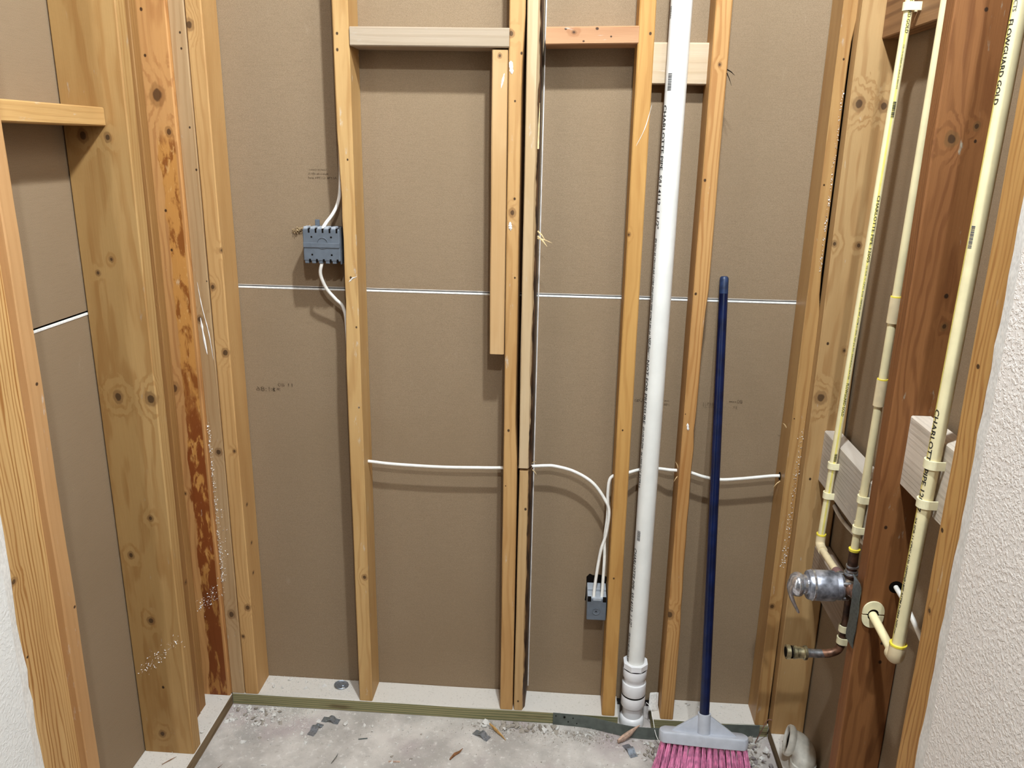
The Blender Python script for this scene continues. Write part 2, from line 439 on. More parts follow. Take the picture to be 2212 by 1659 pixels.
def finished_board(name, xin, xout, yedge, parent, mat, seed, chamfer=.022, ynear=-5.43):
    """painted board whose cut end is torn to a ragged slope"""
    rnd = random.Random(seed); n = 90; v = []; f = []
    for i in range(n + 1):
        z = i / n * CEIL
        j = rnd.uniform(-.004, .004) + noise.noise(Vector((seed, z * 6, 0))) * .006
        k = rnd.uniform(-.0015, .0015)
        v += [(xin, ynear, z), (xin, yedge - chamfer + k, z), (xin * .25 + xout * .75, yedge + j * .7, z), (xout, yedge + j, z), (xout, ynear, z)]
    for i in range(n):
        for q in (0, 1, 2):
            a = i * 5 + q; f.append((a, a + 1, a + 6, a + 5))
    me = pyd(name, v, f); o = link(name, me, mat, parent)
    me.materials.append(GYP)
    for p in me.polygons:
        if p.index % 3 >= 1: p.material_index = 1
    bm = bmesh.new(); bm.from_mesh(me); bmesh.ops.recalc_face_normals(bm, faces=bm.faces); bm.to_mesh(me); bm.free()
    return o
finished_board('painted_board', -.001, -.0148, -.757, wl, PAINT_L, 3, .030, -1.30)
finished_board('painted_board', 1.511, 1.5235, -.792, wrt, PAINT_R, 5, .042)
# closing faces of the side walls towards the rest of the room
box('wall_core', (-.16, -1.30, 0), (-.055, -.80, CEIL), PAINT_L, wl, 0)
box('wall_end', (-.16, -1.315, 0), (-.001, -1.30, CEIL), PAINT_L, wl, .001)
box('unseen_return_wall', (-2.4, -1.20, 0), (-.16, -1.10, CEIL), flat('tan_wall_paint', (150, 134, 116), .7), wl, 0)  # unseen, added to widen the room and weaken the bounced light
box('unseen_side_wall', (-2.45, -5.44, 0), (-2.38, -1.10, CEIL), flat('tan_wall_paint', (150, 134, 116), .7), wl, 0)  # unseen, far and darkish, added for the same weaker bounce
box('wall_core', (1.563, -5.44, 0), (1.66, -.86, CEIL), PAINT_L, wrt, 0)

# ------------------------------------------------------------------ lamps
for i, (p, wt) in enumerate(LAMPS):
    t = thing('ceiling_light', (p[0], p[1], CEIL), ('round flush ceiling light nearer to the open framing', 'round flush ceiling light farther back in the room')[i], 'ceiling light', 'ceiling lights')
    lathe('housing', [(.02, 0), (.085, 0), (.09, -.012), (.082, -.03), (.074, -.03), (.072, -.008), (.02, -.006)], LAMPR, t, (0, 0, 0))
    lathe('bulb', [(.012, -.008), (.014, -.014), (.0001, -.0145)], LAMPM, t, (0, 0, 0))
    ld = bpy.data.lights.new('lamp_light', 'SPOT'); ld.spot_size = math.radians(158); ld.spot_blend = .25; ld.shadow_soft_size = .04; ld.energy = wt; ld.color = LAMP_COL
    lo = bpy.data.objects.new('lamp_light', ld); C.objects.link(lo); lo.parent = t; lo.location = (0, 0, p[2] - CEIL)

# ================================================================== PLATES
def plate_board(name, label, p0, length, w, d, frame, mat, seed):
    return board(name, label, 'bottom plate', p0, length, w, d, frame=frame, mat=mat, seed=seed, wob=.0012, bev=.002)
# back plate: two lengths with a cut-out for the drain pipe between them
plate_board('bottom_plate', 'long greenish treated bottom plate under the back wall studs, dusted white on top', (.004, .0445, .019), 1.106, PT, .089, ALONG_X, PLATE, 21)
plate_board('bottom_plate', 'short end of bottom plate to the right of the white drain pipe', (1.205, .0445, .019), .319, PT, .089, ALONG_X, PLATE, 22)
plate_board('bottom_plate', 'dusty bottom plate running along the left side wall', (-.063, -.86, .0185), .858, .134, .037, ALONG_Y, PLATE2, 23)
plate_board('bottom_plate', 'dusty bottom plate along the right side wall under the valve', (1.569, -.90, .0185), .898, .088, .037, ALONG_Y, PLATE2, 24)

# ================================================================== STUDS
H = CEIL - PT - .002
OC = dict(light=(226, 178, 110), dark=(184, 128, 66))
PALE = dict(light=(230, 200, 150), dark=(204, 164, 108))
def wane(side, z0, z1, amt):
    def f(x, y, z, j):
        if z0 < z < z1 and ((side < 0 and j in (6, 7, 0, 5)) or (side > 0 and j in (1, 2, 3, 4))):
            s = math.sin((z - z0) / (z1 - z0) * math.pi) ** .4
            k = amt * s * (1 if j in (7, 0, 1, 2) else .4) * (.7 + .5 * noise.noise(Vector((z * 24, side, 0))))
            x -= side * k
            if j in (7, 2): y += k * .8
        return x, y, z
    return f
def slim(z0, z1, amt):
    """the right-hand side planed back, leaving a gap beside the next stud"""
    def f(x, y, z, j):
        if j in (1, 2, 3, 4):
            x -= .0012
            if z0 < z < z1: x -= amt * min(1, 3 * math.sin((z - z0) / (z1 - z0) * math.pi))
        return x, y, z
    return f
def stud(label, x, lean, knots, seed, w=.038, y=.0445, d=.088, z=PT + .0005, h=None, cat='stud', name='wall_stud', **k):
    return board(name, label, cat, (x, y, z), h or H, w, d, lean=lean, seed=seed, knots=knots, **k)

K1 = stud('corner stud at the back wall\'s left end, streaked with white glue', .0205, (-.001, 0),
     [(.025, 0, 1.8, .0037), (.025, 0, 1.766, .0037), (.028, 0, 1.594, .0036), (.035, 0, 1.498, .0036), (.036, 0, 1.232, .0025), (.01, 0, 1.135, .0112), (.027, 0, .78, .0117), (.022, 0, .296, .0142)],
     1, w=.0385, light=(218, 176, 122), dark=(180, 132, 80), ring=120, ringmix=.35, dust=.3)
K2 = stud('second stud from the left corner, knotty, pressed against the glue-streaked corner stud', .0605, (-.0008, 0),
     [(.048, 0, 1.816, .0134), (.05, 0, 1.218, .0098), (.081, 0, 1.309, .0073), (.068, 0, 1.051, .0124), (.07, 0, .785, .0064), (.07, 0, .32, .0112), (.05, 0, .227, .0072), (.079, .03, .62, .006), (.079, .04, .5, .006), (.079, .035, .41, .006)],
     2, w=.0385, ring=150, ringmix=.35, **OC)
SA = stud('back wall stud beside the wide grey switch box', .3945, (.003, 0),
     [(.388, 0, 1.801, .0046), (.387, 0, 1.767, .0046), (.401, 0, 1.528, .0034), (.398, 0, 1.251, .0046), (.407, 0, 1.128, .0035), (.404, 0, .434, .0092), (.406, 0, .919, .0036)],
     3, w=.037, ring=150, ringmix=.4, dust=.5, mod=wane(-1, 1.02, 1.52, .006), **OC)
SC = stud('middle back wall stud between the short hanging board and the bark-edged stud', .797, (-.006, 0),
     [(.78, 0, 1.804, .0089), (.789, 0, 1.415, .01), (.804, 0, 1.764, .0044), (.791, 0, 1.663, .0033), (.794, 0, 1.447, .0044), (.789, 0, .873, .0047), (.798, 0, 1.262, .0034), (.784, 0, .721, .0024)],
     4, w=.0365, ring=160, ringmix=.35, dust=.4, mod=slim(.74, 1.80, .006), **OC)
SE = stud('back wall stud between the small outlet box and the white drain pipe', 1.0828, (-.010, 0),
     [(1.063, 0, 1.371, .0056), (1.085, 0, 1.807, .0045), (1.076, 0, .886, .0035), (1.076, 0, .469, .0038)],
     6, w=.036, ring=170, ringmix=.35, **OC)
SF = stud('rough-edged back wall stud between the white drain pipe and the broom', 1.2450, (-.009, 0),
     [(1.24, 0, 1.745, .0056), (1.229, 0, 1.236, .0045), (1.23, 0, .369, .0144), (1.229, 0, 1.498, .0045), (1.228, 0, .935, .0023), (1.219, 0, .767, .0036)],
     7, w=.0355, ring=140, ringmix=.55, dust=.25, mod=wane(1, .3, 1.2, .007), light=(224, 172, 102), dark=(180, 118, 56))
SG = stud('corner stud at the back wall\'s right end with glossy resin streaks', 1.5045, (.006, 0),
     [(1.525, 0, 1.544, .0035), (1.505, 0, 1.759, .0035), (1.483, 0, 1.271, .0046), (1.483, 0, .866, .0037), (1.495, 0, .411, .0093), (1.496, 0, 1.493, .0035), (1.493, 0, .934, .0024)],
     8, w=.036, ring=110, ringmix=.4, rough=.42, dust=.45, mod=slim(1.15, 1.82, .0085), light=(220, 172, 104), dark=(170, 112, 54))

# bark-edged stud, sawn through above the cable: an upper and a lower length
def bark(t, p, col):
    x, y, z = t.sep(p)
    e = t.math('ADD', x, t.math('MULTIPLY', t.math('SUBTRACT', t.noise(t.vm('MULTIPLY', p, (30, 30, 14)), 1., 3), .5), .012))
    f = t.ramp(e, .0085, .0105)
    c = t.mix(t.ramp(t.noise(t.vm('MULTIPLY', p, (90, 90, 22)), 1., 4), .35, .7), s2l((40, 22, 12)), s2l((124, 88, 56)))
    return t.mix(f, col, c)
def bark_mod(x, y, z, j):
    if j in (1, 2):
        k = .007 + .004 * noise.noise(Vector((z * 14, 3, 0)))
        x -= k * (1 if j == 1 else .25); y += (k * 2.2 if j == 2 else 0)
    return x, y, z
DU = board('cut_stud', 'upper length of the bark-edged stud, ending at the saw cut over the cable', 'stud', (.8335, .0445, .772), CEIL - .776, .033, .088,
     lean=(-.005, 0), seed=9, knots=[], mod=bark_mod, patch=bark, ring=130, ringmix=.3, dust=.35, **PALE)
DL = board('cut_stud', 'lower length of the bark-edged stud, below the saw cut', 'stud', (.8335, .0445, PT + .0005), .725, .032, .088,
     lean=(.0015, 0), seed=10, knots=[(.837, 0, .658, .0049), (.829, 0, .068, .0042)], mod=bark_mod, patch=bark, ring=130, ringmix=.3, light=(222, 182, 122), dark=(190, 142, 82))
tag(box('edge_strip', (.8515, .081, .06), (.8545, .0888, 2.6), flat('white_edge_strip', (214, 206, 200), .7), None, .0006, 1),
    'thin white paper strip standing against the bark-edged stud', 'paper strip')
SB = board('short_board', 'short pale board hanging beside the middle stud, cut off halfway down', 'board', (.7565, .0445, 1.0715), .699, .0355, .088, lean=(-.001, 0),
     seed=11, knots=[(.755, 0, 1.758, .0060)], ring=90, ringmix=.3, light=(238, 202, 146), dark=(208, 162, 100))

# left side wall
def w1mod(x, y, z, j):
    t = z / 1.8
    if j in (1, 2, 3, 4): x += .014 * max(0, t - .25)
    return x, y, z
def sapwood(t, p, col):
    """paler band of sapwood along the inner third of the broad face"""
    x, y, z = t.sep(p)
    n = t.noise(t.vm('MULTIPLY', p, (40, 40, 3)), 1., 4, .6)
    e = t.math('ADD', x, t.math('MULTIPLY', t.math('SUBTRACT', n, .5), .05))
    return t.mix(t.math('MULTIPLY', t.ramp(e, .016, .034), .8), col, (1.36, 1.42, 1.55, 1), 'MULTIPLY')
W1 = board('wide_stud', 'wide knotty stud on the left wall showing its broad face', 'stud', (-.0625, -.227, .0375), CEIL - .0395, .131, .040,
     seed=12, n=60, knots=[(-.087, -.248, 1.571, .0135), (-.034, -.248, 1.568, .01), (-.058, -.248, 1.316, .0067), (-.092, -.248, 1.286, .0068), (-.081, -.248, 1.005, .0151), (-.005, -.248, 1.003, .016), (-.039, -.248, .706, .0085), (-.099, -.248, .605, .01), (-.069, -.248, .427, .0116), (-.058, -.248, .236, .0054), (-.075, -.248, .095, .0112)],
     mod=w1mod, patch=sapwood, ring=110, pith=(-.02, .16), ringmix=.5, dust=.2, light=(226, 182, 112), dark=(190, 136, 70), swirl=.016)
W2 = board('wall_stud', 'stud set back just behind the wide knotty stud on the left wall', 'stud', (-.088, -.105, .0375), CEIL - .0395, .078, .031,
     lean=(.012, 0), seed=13, ring=150, light=(204, 154, 90), dark=(168, 112, 58), knots=[(-.05, -.105, 1.2, .006), (-.05, -.10, .45, .008)])
W3 = board('wall_stud', 'narrow stud sandwiched between the set-back stud and the red-stained corner stud', 'stud', (-.088, -.0715, .0375), CEIL - .0395, .076, .034,
     lean=(.012, 0), seed=14, ring=140, light=(216, 166, 98), dark=(182, 126, 64), knots=[(-.05, -.07, .9, .005)])
def redpatch(t, p, col):
    x, y, z = t.sep(p)
    n1 = t.noise(t.vm('MULTIPLY', p, (34, 34, 8)), 1., 5, .6)
    n2 = t.noise(t.vm('MULTIPLY', p, (46, 46, 15)), 1., 5, .62, .4)
    n3 = t.noise(t.vm('MULTIPLY', p, (120, 120, 40)), 1., 3, .6)
    e = t.math('ADD', t.math('ADD', x, t.math('MULTIPLY', t.math('SUBTRACT', n1, .5), .045)), t.math('MULTIPLY', z, -.004))
    m = t.math('MULTIPLY', t.ramp(e, .010, .014), t.math('MULTIPLY', t.ramp(x, .0600, .0565), t.ramp(z, 1.58, 1.5)))
    c = t.mix(t.ramp(n2, .40, .52), s2l((150, 92, 40)), s2l((206, 150, 84)))
    c = t.mix(t.ramp(n3, .60, .68, 0, .6), c, s2l((228, 184, 124)))
    low = t.ramp(z, 1.05, .75)
    c = t.mix(t.math('MULTIPLY', low, t.ramp(n2, .60, .50)), c, s2l((138, 74, 32)))
    c = t.mix(t.math('MULTIPLY', t.ramp(z, .5, .3), .45), c, s2l((110, 62, 30)))
    return t.mix(m, col, c)
R1 = board('corner_stud', 'reddish corner stud with a large knot and torn rusty-brown bark patch', 'stud', (-.0635, .0075, .0375), CEIL - .0395, .131, .039,
     seed=15, n=70, knots=[(-.037, -.012, 1.664, .0225), (-.054, -.012, 1.846, .005), (-.056, -.012, 1.749, .0049), (-.082, -.012, 1.623, .0074), (-.017, -.012, 1.583, .011), (-.044, -.012, 1.402, .0049), (-.039, -.012, 1.308, .0049), (-.069, -.012, .956, .0167), (-.069, -.012, .663, .0067)],
     ring=70, ringmix=.45, light=(208, 158, 100), dark=(166, 110, 62), tint=(140, 92, 56), swirl=.03, patch=redpatch, dust=.15)
N1 = board('jamb_stud', 'strongly grained stud standing flat beside the torn edge of the left painted wall', 'stud', (-.0345, -.722, .0375), CEIL - .0395, .038, .146,
     seed=16, knots=[(-.015, -.745, .825, .0077), (-.015, -.743, .673, .003)], ring=115, pith=(0, .4), ringmix=.85, light=(226, 176, 106), dark=(172, 112, 52), swirl=.02)
N2 = board('wall_stud', 'rough-edged stud carrying the high block on the left wall', 'stud', (-.0645, -.632, .0375), CEIL - .0395, .129, .037,
     seed=17, knots=[(0, -.63, 1.15, .004), (0, -.62, .7, .004)], ring=60, wob=.003, n=70, ringmix=.3, light=(216, 166, 106), dark=(188, 136, 80), dust=.35, rough=.7)
NL = board('blocking', 'short horizontal block high on the left wall between two studs', 'blocking', (-.0815, -.6125, 1.6085), .3638, .094, .037, frame=ALONG_Y,
     seed=18, ring=120, ringmix=.35, dust=.45, light=(228, 182, 112), dark=(196, 146, 82), knots=[])

# right side wall
H1 = board('wall_stud', 'broad-faced knotty stud in the right corner beside the black gap', 'stud', (1.567, -.0105, .0375), CEIL - .0395, .086, .039,
     lean=(-.006, 0), seed=19, n=60, knots=[(1.54, -.03, 1.666, .016), (1.593, -.03, 1.662, .0138), (1.526, -.03, 1.365, .008), (1.58, -.03, 1.363, .0081), (1.54, -.03, 1.133, .0047), (1.58, -.03, 1.117, .0059), (1.54, -.03, .999, .0165), (1.54, -.03, .789, .0049)],
     ring=150, pith=(.02, .2), ringmix=.5, light=(218, 172, 108), dark=(178, 124, 66), dust=.15)
J1 = board('red_stud', 'red-brown stud on the right wall behind the tall thick cream pipe', 'stud', (1.568, -.459, .0375), CEIL - .0395, .088, .038,
     seed=20, n=60, knots=[(1.552, -.478, 1.59, .0125), (1.589, -.478, 1.611, .0073), (1.591, -.478, 1.587, .0037), (1.587, -.478, 1.327, .0055), (1.592, -.478, 1.273, .0074), (1.548, -.478, .879, .0049), (1.576, -.478, .626, .0042), (1.579, -.478, .583, .0054), (1.573, -.478, 1.788, .0046)],
     ring=135, pith=(.05, .2), ringmix=.55, light=(196, 122, 70), dark=(142, 78, 38), tint=(150, 82, 42), dust=.25, swirl=.02)
KK = board('jamb_stud', 'stud standing flat beside the torn edge of the textured right wall', 'stud', (1.543, -.773, .0375), CEIL - .0395, .038, .098,
     seed=25, wob=.0016, n=60, knots=[(1.524, -.735, 1.0, .005), (1.524, -.74, .86, .006), (1.524, -.75, 1.27, .005)], ring=95, pith=(0, .4), ringmix=.7, light=(214, 168, 104), dark=(170, 116, 62), swirl=.03, dust=.15)

# blocking in the back wall
BAC = board('blocking', 'grey-weathered block between the switch-box stud and the middle stud', 'blocking', (.4172, .0415, 1.7955), .3588, .0405, .088, frame=ALONG_X,
     seed=26, ring=80, ringmix=.25, wob=.0006, light=(222, 204, 172), dark=(190, 168, 132), dust=.5)
BDE = board('blocking', 'hammer-marked reddish block near the top between the bark-edged stud and the outlet-box stud', 'blocking', (.8565, .0445, 1.8005), .2040, .037, .088, frame=ALONG_X,
     lean=(-.004, 0), seed=27, ring=110, ringmix=.4, light=(224, 174, 122), dark=(178, 116, 68), tint=(164, 100, 58), dust=.35, knots=[(.918, 0, 1.808, .0056), (.969, 0, 1.816, .0045), (.94, 0, 1.79, .003), (.90, 0, 1.815, .004), (1.0, 0, 1.80, .003)])
BEF = board('blocking', 'pale wide block behind the top of the white drain pipe', 'blocking', (1.0965, .070, 1.751), .1305, .0885, .0375, frame=ALONG_X,
     seed=28, ring=60, ringmix=.25, light=(228, 204, 164), dark=(200, 168, 122), dust=.5)
# blocking in the right wall
BW = dict(light=(206, 196, 182), dark=(164, 154, 140), tint=(142, 136, 128), ring=100, ringmix=.35, fuzz=.5, dust=.45)
B1 = board('blocking', 'white-washed wide block behind the two thin cream pipes', 'blocking', (1.579, -.439, .852), .408, .038, .131, frame=ALONG_Y, seed=29, **BW)
B2 = board('blocking', 'white-washed wide block behind the thick cream pipe', 'blocking', (1.579, -.726, 1.037), .247, .038, .137, frame=ALONG_Y, seed=30, **BW)
B3 = board('blocking', 'grey block behind the chrome shower valve', 'blocking', (1.592, -.439, .556), .408, .038, .106, frame=ALONG_Y, seed=31, light=(186, 166, 140), dark=(138, 116, 92), ring=110, ringmix=.45, dust=.3)
B4 = board('blocking', 'dark rough block across the top right corner behind the thin cream pipe', 'blocking', (1.588, -.439, 1.866), .408, .038, .138, frame=ALONG_Y, seed=32, wob=.002,
     light=(176, 130, 82), dark=(112, 74, 44), ring=60, ringmix=.6, fuzz=.5)

# ------------------------------------------------------------------ glue, splatter and splinters on the studs
def add_part(o, parent):
    m = o.matrix_world.copy(); o.parent = parent
    bpy.context.view_layer.update(); o.matrix_parent_inverse = parent.matrix_world.inverted()
    return o
def scatter_line(name, pts, n, spread, size, parent, seed, ax='x', mat=GLUE):
    rnd = random.Random(seed); sp = []
    P = [Vector(p) for p in pts]
    for _ in range(n):
        u = rnd.random() * (len(P) - 1); i = int(u); q = P[i].lerp(P[i + 1], u - i)
        q = q + Vector((rnd.gauss(0, spread), 0, rnd.gauss(0, spread * 1.5))) if ax == 'x' else q + Vector((0, rnd.gauss(0, spread), rnd.gauss(0, spread * 1.5)))
        sp.append((q, size * rnd.uniform(.4, 1.4)))
    return add_part(crumbs(name, sp, mat, None, seed), parent)
bpy.context.view_layer.update()
scatter_line('glue_residue', [(.006, -.0006, .86), (.0065, -.0006, .64), (.007, -.0006, .40)], 260, .0025, .0022, K1, 1)
scatter_line('glue_residue', [(.02, -.0006, .62), (.018, -.0006, .5), (.012, -.0006, .4)], 60, .006, .0022, K1, 2)
scatter_line('glue_residue', [(1.5165, -.0006, .92), (1.513, -.0006, .70), (1.510, -.0006, .52)], 180, .0035, .0020, SG, 3)
scatter_line('glue_residue', [(1.5115, -.0006, 1.70), (1.5105, -.0006, 1.45), (1.510, -.0006, 1.30)], 150, .0010, .0017, SG, 4)
scatter_line('plaster_splatter', [(-.115, -.2475, .275), (-.06, -.2475, .325), (.0, -.2475, .378)], 120, .006, .0021, W1, 5)
scatter_line('plaster_splatter', [(-.06, -.0125, .325), (.0, -.0125, .378)], 130, .009, .0022, R1, 6)
def glue_strip(name, pts, wd, parent, mat=GLUE):
    v = []; f = []; rnd = random.Random(len(pts) * 7 + int(pts[0][2] * 1000)); P = smooth_path(pts, 6)
    for p in P:
        ww = wd * rnd.uniform(.5, 1.3) * max(.12, math.sin(math.pi * (P.index(p) + .5) / len(P)))
        v += [(p.x - ww, p.y, p.z), (p.x, p.y - ww * .5, p.z), (p.x + ww, p.y, p.z)]
    for i in range(len(P) - 1):
        a = i * 3; f += [(a, a + 1, a + 4, a + 3), (a + 1, a + 2, a + 5, a + 4)]
    return add_part(link(name, pyd(name, v, f), mat), parent)
glue_strip('glue_streak', [(.012, -.0006, 1.23), (.018, -.0006, 1.17), (.030, -.0006, 1.10), (.036, -.0006, 1.03)], .0014, K1)
glue_strip('glue_streak', [(.012, -.0006, 1.14), (.016, -.0006, 1.09), (.021, -.0006, 1.045)], .0036, K1)
glue_strip('glue_streak', [(1.098, -.0006, 1.66), (1.086, -.0006, 1.61), (1.068, -.0006, 1.57)], .0008, SE)
glue_strip('paint_dab', [(.780, -.0006, 1.748), (.781, -.0006, 1.735), (.783, -.0006, 1.720)], .0055, SC)
glue_strip('paint_dab', [(.7845, -.0006, 1.394), (.785, -.0006, 1.384), (.786, -.0006, 1.374)], .0040, SC)
glue_strip('paint_dab', [(.766, -.0006, 1.722), (.763, -.0006, 1.708), (.759, -.0006, 1.690)], .0022, SB)
glue_strip('paint_dab', [(.393, -.0006, 1.240), (.403, -.0006, 1.250), (.414, -.0006, 1.255)], .003, SA)
glue_strip('paint_dab', [(1.235, -.0006, .912), (1.2365, -.0006, .902), (1.238, -.0006, .893)], .0035, SF)
def splinter(name, p, q, r, parent, mat=SPLINT):
    p = Vector(p); q = Vector(q)
    return add_part(tube(name, [p, p.lerp(q, .5) + Vector((0, 0, r)), q], [r, r * .8, r * .15], mat, None, 5, True, .5), parent)
splinter('splinter', (.849, .02, 1.372), (.868, .01, 1.352), .0022, DU)
splinter('splinter', (.849, .02, 1.355), (.885, .0, 1.347), .0018, DU)
splinter('splinter', (.849, .02, 1.36), (.873, .005, 1.338), .0025, DU)
splinter('splinter', (.846, -.001, 1.56), (.847, -.002, 1.66), .0022, DU)
splinter('splinter', (1.257, -.001, 1.735), (1.273, -.012, 1.722), .0014, SF, HOLE)
splinter('splinter', (1.257, -.001, 1.728), (1.268, -.012, 1.700), .0012, SF, HOLE)
splinter('splinter', (1.2265, .030, .777), (1.216, .020, .800), .002, SF)
splinter('splinter', (1.2265, .030, .757), (1.216, .022, .744), .002, SF)
splinter('splinter', (1.485, .03, .90), (1.472, .02, .915), .002, SG)
splinter('splinter', (1.485, .03, .755), (1.468, .02, .742), .0022, SG)
splinter('splinter', (.850, .03, .775), (.860, .02, .785), .0016, DU)
splinter('splinter', (.851, .03, .757), (.863, .02, .748), .0016, DL)
# bored hole in the red stud and in the drilled studs
def ring_hole(c, ax, r, parent):
    return add_part(lathe('bored_hole', [(.0001, 0), (r, 0), (r * 1.12, -.0004), (.0001, -.0006)], HOLE, None, c, ax, 18), parent)
ring_hole((1.585, -.4784, .753), (0, -1, 0), .0125, J1)
ring_hole((1.2258, .045, .767), (-1, 0, 0), .0095, SF)
ring_hole((1.4864, .045, .763), (-1, 0, 0), .0095, SG)
ring_hole((.4133, .045, .755), (1, 0, 0), .009, SA)

# ================================================================== DRAIN PIPE
PX, PY, PR = 1.1512, .0262, .02413
dp = thing('drain_pipe', (PX, PY, 0), 'tall white drain pipe with black printing standing in the back wall', 'pipe')
pb, ptop = (0, 0, .16), (0, 0, CEIL - .002)
tube('pipe', [pb, (0, 0, 1.5), ptop], PR, PVC, dp, 40)
lathe('adapter_nut', [(.0245, .203), (.0352, .203), (.0352, .187), (.026, .187)], PVCF, dp, seg=8, sm=False, phase=.39)
lathe('adapter', [(.026, .1845), (.0325, .1835), (.0335, .181), (.0335, .158), (.0325, .156), (.0285, .150), (.0285, .138)], PVCF, dp, seg=36)
lathe('coupling', [(.028, .140), (.0325, .139), (.0335, .136), (.0335, .104), (.0325, .102), (.028, .1015)], PVCF, dp, seg=36)
lathe('coupling', [(.0285, .102), (.028, .0985), (.0325, .098), (.0335, .095), (.0335, .066), (.0325, .064), (.0275, .062), (.0275, .026)], PVCF, dp, seg=36)
lathe('floor_hub', [(.0275, .03), (.031, .028), (.0345, .022), (.0345, .004), (.0335, 0), (.02, 0)], PVCF, dp, seg=36)
lathe('seam_ring', [(.0278, .1030), (.0331, .1028), (.0331, .0988), (.0278, .0985)], HOLE, dp, seg=36)  # black ring: shade of the gap between the couplings put into colour
lathe('nut_shadow_gap', [(.0278, .1866), (.0331, .1864), (.0331, .1842), (.0278, .184)], HOLE, dp, seg=36)  # black ring drawn in for the shade under the nut
TH = -1.38
def pvc_print(body, z1, z2, h, mat=INK, th=TH):
    print_on_pipe('printing', body, dp, pb, ptop, PR, th, z1, z1 - z2, h, mat)
pvc_print('CHARLOTTE PIPE  S/U 4112  1 1/2"', 1.660, 1.385, 0.0123)
pvc_print('IPS SCH 40 CELLULAR CORE PVC-DWV PIPE ASTM F-891-04', 1.362, 1.130, 0.0087)
pvc_print('NSF-dwv', 1.122, 1.085, 0.0119)
pvc_print('NOT FOR PRESSURE', 1.066, .900, 0.0115)
pvc_print('07-119-T5-DW', .892, .832, 0.0098)
pvc_print('04-17/05 20:14', .824, .768, 0.0087)
pvc_print('EXTR1.6', .762, .725, 0.0087)
pvc_print('CHARLOTTE PIPE  S/U 4112  1 1/2"', .552, .318, 0.0123)
pvc_print('IPS SCH 40 CELLULAR', .296, .206, 0.0092)
pvc_print('SERIAL', 1.865, 1.838, .006)
pvc_print(bars_mesh(.037, .010, 3), 1.727, 1.690, .010, INKG, -.95)
pvc_print(bars_mesh(.028, .010, 4), .607, .579, .010, INKG, -.98)
def frame_box(z1, z2, h0, h1):
    v = []; f = []
    for (a, b, c, d) in ((0, z1 - z2, h0, h0 + .0005), (0, z1 - z2, h1, h1 + .0005), (0, .0006, h0, h1), (z1 - z2 - .0006, z1 - z2, h0, h1)):
        i = len(v); v += [(a, c, 0), (b, c, 0), (b, d, 0), (a, d, 0)]; f.append((i, i + 1, i + 2, i + 3))
    return pyd('frame', v, f)
pvc_print(frame_box(1.126, 1.083, 0, .0115), 1.126, 1.083, .0115, INK, TH - .06)
pvc_print(frame_box(1.080, 1.070, 0, .0095), 1.080, 1.070, .0095, INK, TH)

# ================================================================== CREAM SUPPLY PIPES
def cpvc_pipe(label, base, top, r, prints, stripe, extra=None):
    t = thing('supply_pipe', (0, 0, 0), label, 'pipe')
    tube('pipe', [base, Vector(base).lerp(Vector(top), .5), top], r, CPVC, t, 24)
    if stripe is not None:
        b, tp = Vector(base), Vector(top); v = []; f = []
        for i in range(41):
            z = tp.z + (b.z - tp.z) * i / 40; c = b.lerp(tp, (z - b.z) / (tp.z - b.z))
            for th in (stripe, stripe + .25, stripe + .5):
                v.append((c.x + (r + .00015) * math.sin(th), c.y - (r + .00015) * math.cos(th), z))
        for i in range(40):
            a = i * 3; f += [(a, a + 1, a + 4, a + 3), (a + 1, a + 2, a + 5, a + 4)]
        link('yellow_stripe', pyd('yellow_stripe', v, f), YSTR, t)
    for body, z1, z2, h, th, mt in prints:
        print_on_pipe('printing', body, t, base, top, r, th, z1, z1 - z2, h, mt)
    return t
LONG = '1/2 SDR 11 CPVC 4120 100PSI@180F ASTM D-2846 NSF-pw 82C DRINKING WATER'
P1 = cpvc_pipe('thin cream pipe at the far right, nearest the corner stud', (1.549, -.134, .680), (1.549, -.290, CEIL - .003), .0081,
    [('CHARLOTTE PIPE 12005', 1.482, 1.345, .0055, -.32, INK), (LONG, 1.338, 1.085, .0042, -.32, INKG), ('FLOWGUARD GOLD', 1.076, .998, .0058, -.32, INK),
     ('FLOWGUARD GOLD', 1.868, 1.785, .0058, -.32, INK), (LONG, 1.765, 1.685, .0036, -.32, INKG), (bars_mesh(.030, .006, 5), 1.662, 1.632, .006, -.32, INK), (bars_mesh(.018, .006, 8), .905, .887, .006, -.32, INK)], -.36)
P2 = cpvc_pipe('thin cream pipe with two couplings close behind the red-brown stud', (1.550, -.340, .757), (1.550, -.412, CEIL - .003), .0081, [], None)
P3 = cpvc_pipe('thick cream pipe in front of the red-brown stud, nearest the textured wall', (1.5455, -.611, .700), (1.5455, -.680, CEIL - .003), .0112,
    [('FLOWGUARD GOLD', 1.750, 1.636, .0085, -1.70, INK), ('CTS', 1.775, 1.760, .006, -1.4, INKG), ('CHARLOTTE PIPE 12007', 1.165, .980, .0095, -1.72, INK), ('3/4 SDR 11 CPVC 4120 100PSI@180F ASTM D-2846 NSF-pw', .968, .735, .0065, -1.72, INK), (bars_mesh(.034, .006, 6), 1.462, 1.428, .008, -1.35, INKG)], -2.0)
